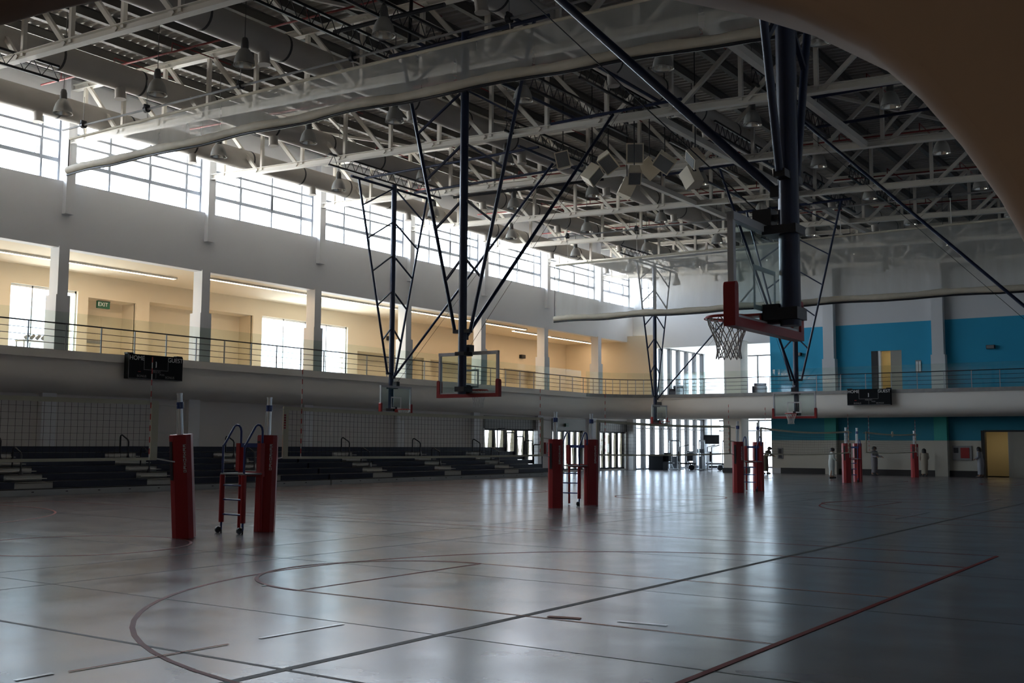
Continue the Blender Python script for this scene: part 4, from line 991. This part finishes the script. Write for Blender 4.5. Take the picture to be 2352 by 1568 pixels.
# ------------------------------------------------------------------ people
def person(loc, rz, h, robe, scarf, label, lean=0.0, stride=0.0, arm=(0.1, 0.25), long_robe=True):
    """figure facing local -y; one skinned body, clothing and hair as children"""
    t = thing('person', loc, label, 'person', rz); k = h / 1.70
    J = {}; E = []
    def j(n, x, y, z, r): J[n] = (x * k, y * k, z * k, r * k)
    sl = math.sin(lean); cl = math.cos(lean)
    def up(x, y, z): dz = z - 0.95; return (x, y * cl - dz * sl, 0.95 + dz * cl - y * sl * 0)
    j('pel', 0, 0, 0.95, 0.13)
    for n, (x, y, z, r) in dict(sp=(0, 0.01, 1.12, 0.12), ch=(0, 0.0, 1.30, 0.135), nk=(0, 0.01, 1.45, 0.055), hd=(0, -0.01, 1.56, 0.085), cr=(0, 0.0, 1.64, 0.075)).items(): j(n, *up(x, y, z), r)
    E += [('pel', 'sp'), ('sp', 'ch'), ('ch', 'nk'), ('nk', 'hd'), ('hd', 'cr')]
    for s, nm in ((-1, 'l'), (1, 'r')):
        fwd = stride * s
        j('hip' + nm, 0.09 * s, 0, 0.90, 0.095); j('kn' + nm, 0.10 * s, -0.04 - fwd * 0.5, 0.50, 0.062); j('an' + nm, 0.10 * s, 0.02 - fwd, 0.09, 0.042); j('to' + nm, 0.11 * s, -0.15 - fwd, 0.035, 0.035)
        E += [('pel', 'hip' + nm), ('hip' + nm, 'kn' + nm), ('kn' + nm, 'an' + nm), ('an' + nm, 'to' + nm)]
        a, b = arm
        j('sh' + nm, *up(0.18 * s, 0.01, 1.38), 0.055); j('el' + nm, *up(0.23 * s, 0.02 - a, 1.12), 0.042); j('wr' + nm, *up(0.20 * s, -0.06 - a - b, 0.98 + b * 0.5), 0.03); j('pm' + nm, *up(0.19 * s, -0.11 - a - b * 1.15, 0.95 + b * 0.55), 0.032)
        E += [('ch', 'sh' + nm), ('sh' + nm, 'el' + nm), ('el' + nm, 'wr' + nm), ('wr' + nm, 'pm' + nm)]
        px, py, pz, _ = J['pm' + nm]
        for q in range(5):
            o = (q - 2) * 0.017; ln = (0.055, 0.085, 0.095, 0.088, 0.07)[q]
            J['f%s%d' % (nm, q)] = (px + o * k * s, py - ln * k * 0.75, pz - ln * k * 0.6, 0.0095 * k); E.append(('pm' + nm, 'f%s%d' % (nm, q)))
    names = list(J); me = bpy.data.meshes.new('body'); me.from_pydata([J[n][:3] for n in names], [(names.index(a), names.index(b)) for a, b in E], [])
    o = bpy.data.objects.new('body', me); COL.objects.link(o); o.parent = t; me.materials.append(M['skin'])
    md = o.modifiers.new('skin', 'SKIN'); md.use_smooth_shade = True; o.modifiers.new('sub', 'SUBSURF').levels = 1
    for i, n in enumerate(names):
        sv = me.skin_vertices[0].data[i]; sv.radius = (J[n][3], J[n][3]); sv.use_root = (n == 'pel')
    V3 = lambda n: Vector(J[n][:3])
    b = MB(); rows = [(1.46, 0.07, 0.06), (1.40, 0.19, 0.10), (1.28, 0.21, 0.14), (1.10, 0.18, 0.14), (0.95, 0.21, 0.16)]
    low = [(0.7, 0.20, 0.165), (0.42, 0.185, 0.16), (0.16 if long_robe else 0.42, 0.19, 0.17)]
    vs = []; m_ = 20
    for q, (z, rx, ry) in enumerate(rows + low):
        for i in range(m_):
            a = 2 * PI * i / m_; f_ = 1 + (0.05 * math.sin(5 * a + q) if q > 4 else 0); x, y = rx * f_ * math.cos(a), ry * f_ * math.sin(a) - (stride * 0.3 * math.sin(a) if q > 5 else 0)
            p = up(x, y, z) if z >= 0.95 else (x, y, z); vs.append(tuple(c * k for c in p))
    b.add(vs, [(q * m_ + i, q * m_ + (i + 1) % m_, (q + 1) * m_ + (i + 1) % m_, (q + 1) * m_ + i) for q in range(len(rows + low) - 1) for i in range(m_)], True)
    for nm in 'lr': b.tube([V3('sh' + nm), V3('el' + nm), V3('wr' + nm)], [0.075 * k, 0.06 * k, 0.055 * k], 10)
    b.build('robe', robe, t)
    if not long_robe:
        b = MB()
        for nm in 'lr': b.tube([V3('hip' + nm), V3('kn' + nm), V3('an' + nm)], [0.12 * k, 0.09 * k, 0.075 * k], 10)
        b.build('trousers', robe, t)
    b = MB()
    for nm in 'lr': b.tube([V3('an' + nm) - Vector((0, -0.06, 0.05)) * k, V3('to' + nm), V3('to' + nm) - Vector((0, 0.04, 0.0)) * k], [0.045 * k, 0.042 * k, 0.02 * k], 8)
    b.build('shoes', 'black', t)
    c = V3('hd'); d = (V3('cr') - V3('nk')).normalized(); b = MB()
    side = Vector((1, 0, 0)); back = d.cross(side) * 1
    if back.y < 0: back = -back
    def hp(u, v):                                                     # head covering: cap open at the face, drape behind
        a = PI * (0.18 + 0.64 * 0 + u) * 1.0; a = -PI * 0.18 + u * PI * 1.36; z = 0.115 - 0.30 * v if scarf else 0.115 - 0.19 * v
        r = (0.03 + 0.095 * min(1, math.sqrt(v * 3.2))) * k
        return tuple(c + side * (r * math.cos(a)) + back * (r * 1.1 * math.sin(a)) + d * (z * k))
    b.grid(hp, 18, 8); b.build('head_scarf' if scarf else 'hair', 'base', t)
    f = MB(); fr = -back
    for s in (-1, 1): f.lathe([(0.0, -0.008), (0.009, 0), (0.0, 0.008)], tuple(c + side * 0.032 * s * k + fr * 0.088 * k + d * 0.01), 8)
    f.build('eyes', 'base', t)
    f = MB(); f.bar(c + fr * 0.085 * k + d * 0.01, c + fr * 0.112 * k - d * 0.03, 0.02 * k); f.bar(c + fr * 0.082 * k - d * 0.055 - side * 0.022, c + fr * 0.082 * k - d * 0.055 + side * 0.022, 0.010); f.build('nose_and_mouth', 'skin', t)
    return t
M['robe_pale'] = mat('pale_blue_cloth', (0.50, 0.56, 0.54), 0.85); M['robe_grey'] = mat('grey_cloth', (0.25, 0.24, 0.26), 0.85)
M['robe_tan'] = mat('tan_cloth', (0.38, 0.34, 0.27), 0.85); M['robe_brown'] = mat('brown_beige_cloth', (0.22, 0.19, 0.13), 0.85); M['robe_dim'] = mat('blue_grey_cloth', (0.30, 0.32, 0.36), 0.85)
person((-19.25, 58.2, 0), PI * 0.75, 1.66, 'robe_pale', False, 'person in a pale bluish robe walking left of the farthest red posts', 0.10, 0.12, (0.02, 0.05))
person((-19.25, 66.0, 0), PI * 0.35, 1.74, 'robe_grey', False, 'person in grey with arms held forward beside the cream far wall', 0.02, 0.08, (0.08, 0.22))
person((-16.35, 65.9, 0), PI * 1.1, 1.64, 'robe_tan', True, 'person in a beige robe with long dark head scarf right of the last red post', 0.03, 0.05, (0.04, 0.1))
person((-13.35, 66.2, 0), -PI * 0.55, 1.76, 'robe_dim', True, 'person in blue grey with dark scarf at the edge of the lit doorway', 0.12, 0.05, (0.03, 0.08))
person((-25.35, 64.2, 0), PI * 0.42, 1.78, 'robe_brown', False, 'person in a brown beige robe leaning forward beside the third pair of posts', 0.55, 0.1, (0.20, 0.20))

# ------------------------------------------------------------------ exercise machines in the glazed annex
def machine(loc, rz, label, kind):
    t = thing('exercise_machine', loc, label, 'exercise machine', rz, 'exercise machines')
    if kind == 0:                                                     # cable tower
        for s in (-1, 1): MB().tube([(s * 0.42, 0, 0.03), (s * 0.42, 0, 1.9), (s * 0.34, 0, 2.05)], 0.04, 8).build('upright', 'chrome', t)
        MB().box(-0.36, 0.36, -0.06, 0.06, 2.0, 2.1).build('crossbar', 'black', t); MB().box(-0.2, 0.2, -0.1, 0.1, 0.08, 0.95).build('weight_stack', 'black', t)
        MB().box(-0.5, 0.5, -0.45, 0.45, 0.0, 0.06).build('base', 'grey', t); MB().box(-0.18, 0.18, -0.75, -0.4, 0.42, 0.52).build('seat', 'black', t)
        MB().bar((0, -0.58, 0.45), (0, -0.2, 0.05), 0.06).build('seat_post', 'chrome', t)
    elif kind == 1:                                                   # treadmill
        MB().box(-0.4, 0.4, -0.9, 0.9, 0.05, 0.22).build('deck', 'black', t); MB().box(-0.32, 0.32, 0.72, 0.86, 1.15, 1.45).build('console', 'black', t)
        for s in (-1, 1): MB().tube([(s * 0.36, 0.75, 0.15), (s * 0.36, 0.85, 1.2), (s * 0.36, 0.3, 1.05)], 0.03, 8).build('handrail', 'chrome', t)
    else:                                                             # bench press station
        for s in (-1, 1): MB().tube([(s * 0.3, 0.3, 0.02), (s * 0.3, 0.3, 1.6), (s * 0.3, -0.3, 1.75)], 0.035, 8).build('upright', 'grey', t)
        MB().box(-0.17, 0.17, -0.8, 0.4, 0.42, 0.52).build('bench', 'black', t); MB().box(-0.22, 0.22, 0.28, 0.42, 0.6, 1.3).build('back_pad', 'black', t)
        MB().tube([(-0.6, -0.25, 1.2), (0.6, -0.25, 1.2)], 0.022, 8).build('bar', 'chrome', t)
        MB().tube([(-0.05, -0.5, 0.2), (0.05, -0.5, 0.2)], 0.2, 14).build('wheel', 'black', t)
        for s in (-1, 1): MB().bar((s * 0.14, -0.75, 0), (s * 0.12, -0.7, 0.44), 0.05).build('leg', 'grey', t)
ML = [(-34.75, 70.9, 0, 'leftmost cable tower behind the far glazing'), (-33.9, 71.6, 2, 'bench station behind the far glazing, left of the hanging screen'), (-34.6, 76.0, 1, 'treadmill deep in the annex near the fins'),
      (-32.7, 71.0, 0, 'cable tower under the hanging screen'), (-33.2, 69.2, 2, 'bench station nearest the hall in the middle of the annex glazing'), (-31.2, 69.6, 2, 'bench station near the annex edge beside the thick column'), (-31.9, 73.6, 0, 'cable tower just left of the thick column'), (-27.0, 73.0, 1, 'treadmill right of the thick column')]
for n, (x, y, kd, lab) in enumerate(ML): machine((x, y, 0), 0.5 * n, lab, kd)
t = thing('storage_box', (-35.1, 69.0, 0), 'large black box at the left foot of the far glazing', 'box'); MB().box(-0.55, 0.55, -0.4, 0.4, 0, 0.95).build('body', 'board', t); MB().box(-0.57, 0.57, -0.42, 0.42, 0.95, 1.0).build('lid', 'board', t); MB().box(0.55, 0.9, -0.2, 0.2, 0.6, 1.2).build('side_bin', 'board', t)
t = thing('hanging_screen', (-32.6, 72.4, 2.15), 'dark flat screen hanging above the exercise machines', 'television', 0.45); MB().box(-0.55, 0.55, -0.05, 0.05, -0.32, 0.32).build('screen', 'black', t); MB().tube([(0, 0, 0.3), (0, 0, 1.6)], 0.03, 8).build('ceiling_pole', 'grey', t)
for n, (x, y, lab) in enumerate(((-33.3, 68.3, 'dark armchair on the upper gallery before the finned glazing'), (-27.3, 68.4, 'dark armchair on the upper gallery at the edge of the blue wall'))):
    t = thing('armchair', (x, y, 5.0), lab, 'chair', 0.3 * n)
    MB().box(-0.4, 0.4, -0.4, 0.4, 0.1, 0.42).build('seat', 'bench', t); MB().box(-0.4, 0.4, 0.28, 0.42, 0.42, 0.85).build('backrest', 'bench', t)
    for s in (-1, 1): MB().box(s * 0.4 - 0.07, s * 0.4 + 0.07, -0.4, 0.42, 0.1, 0.62).build('armrest', 'bench', t)
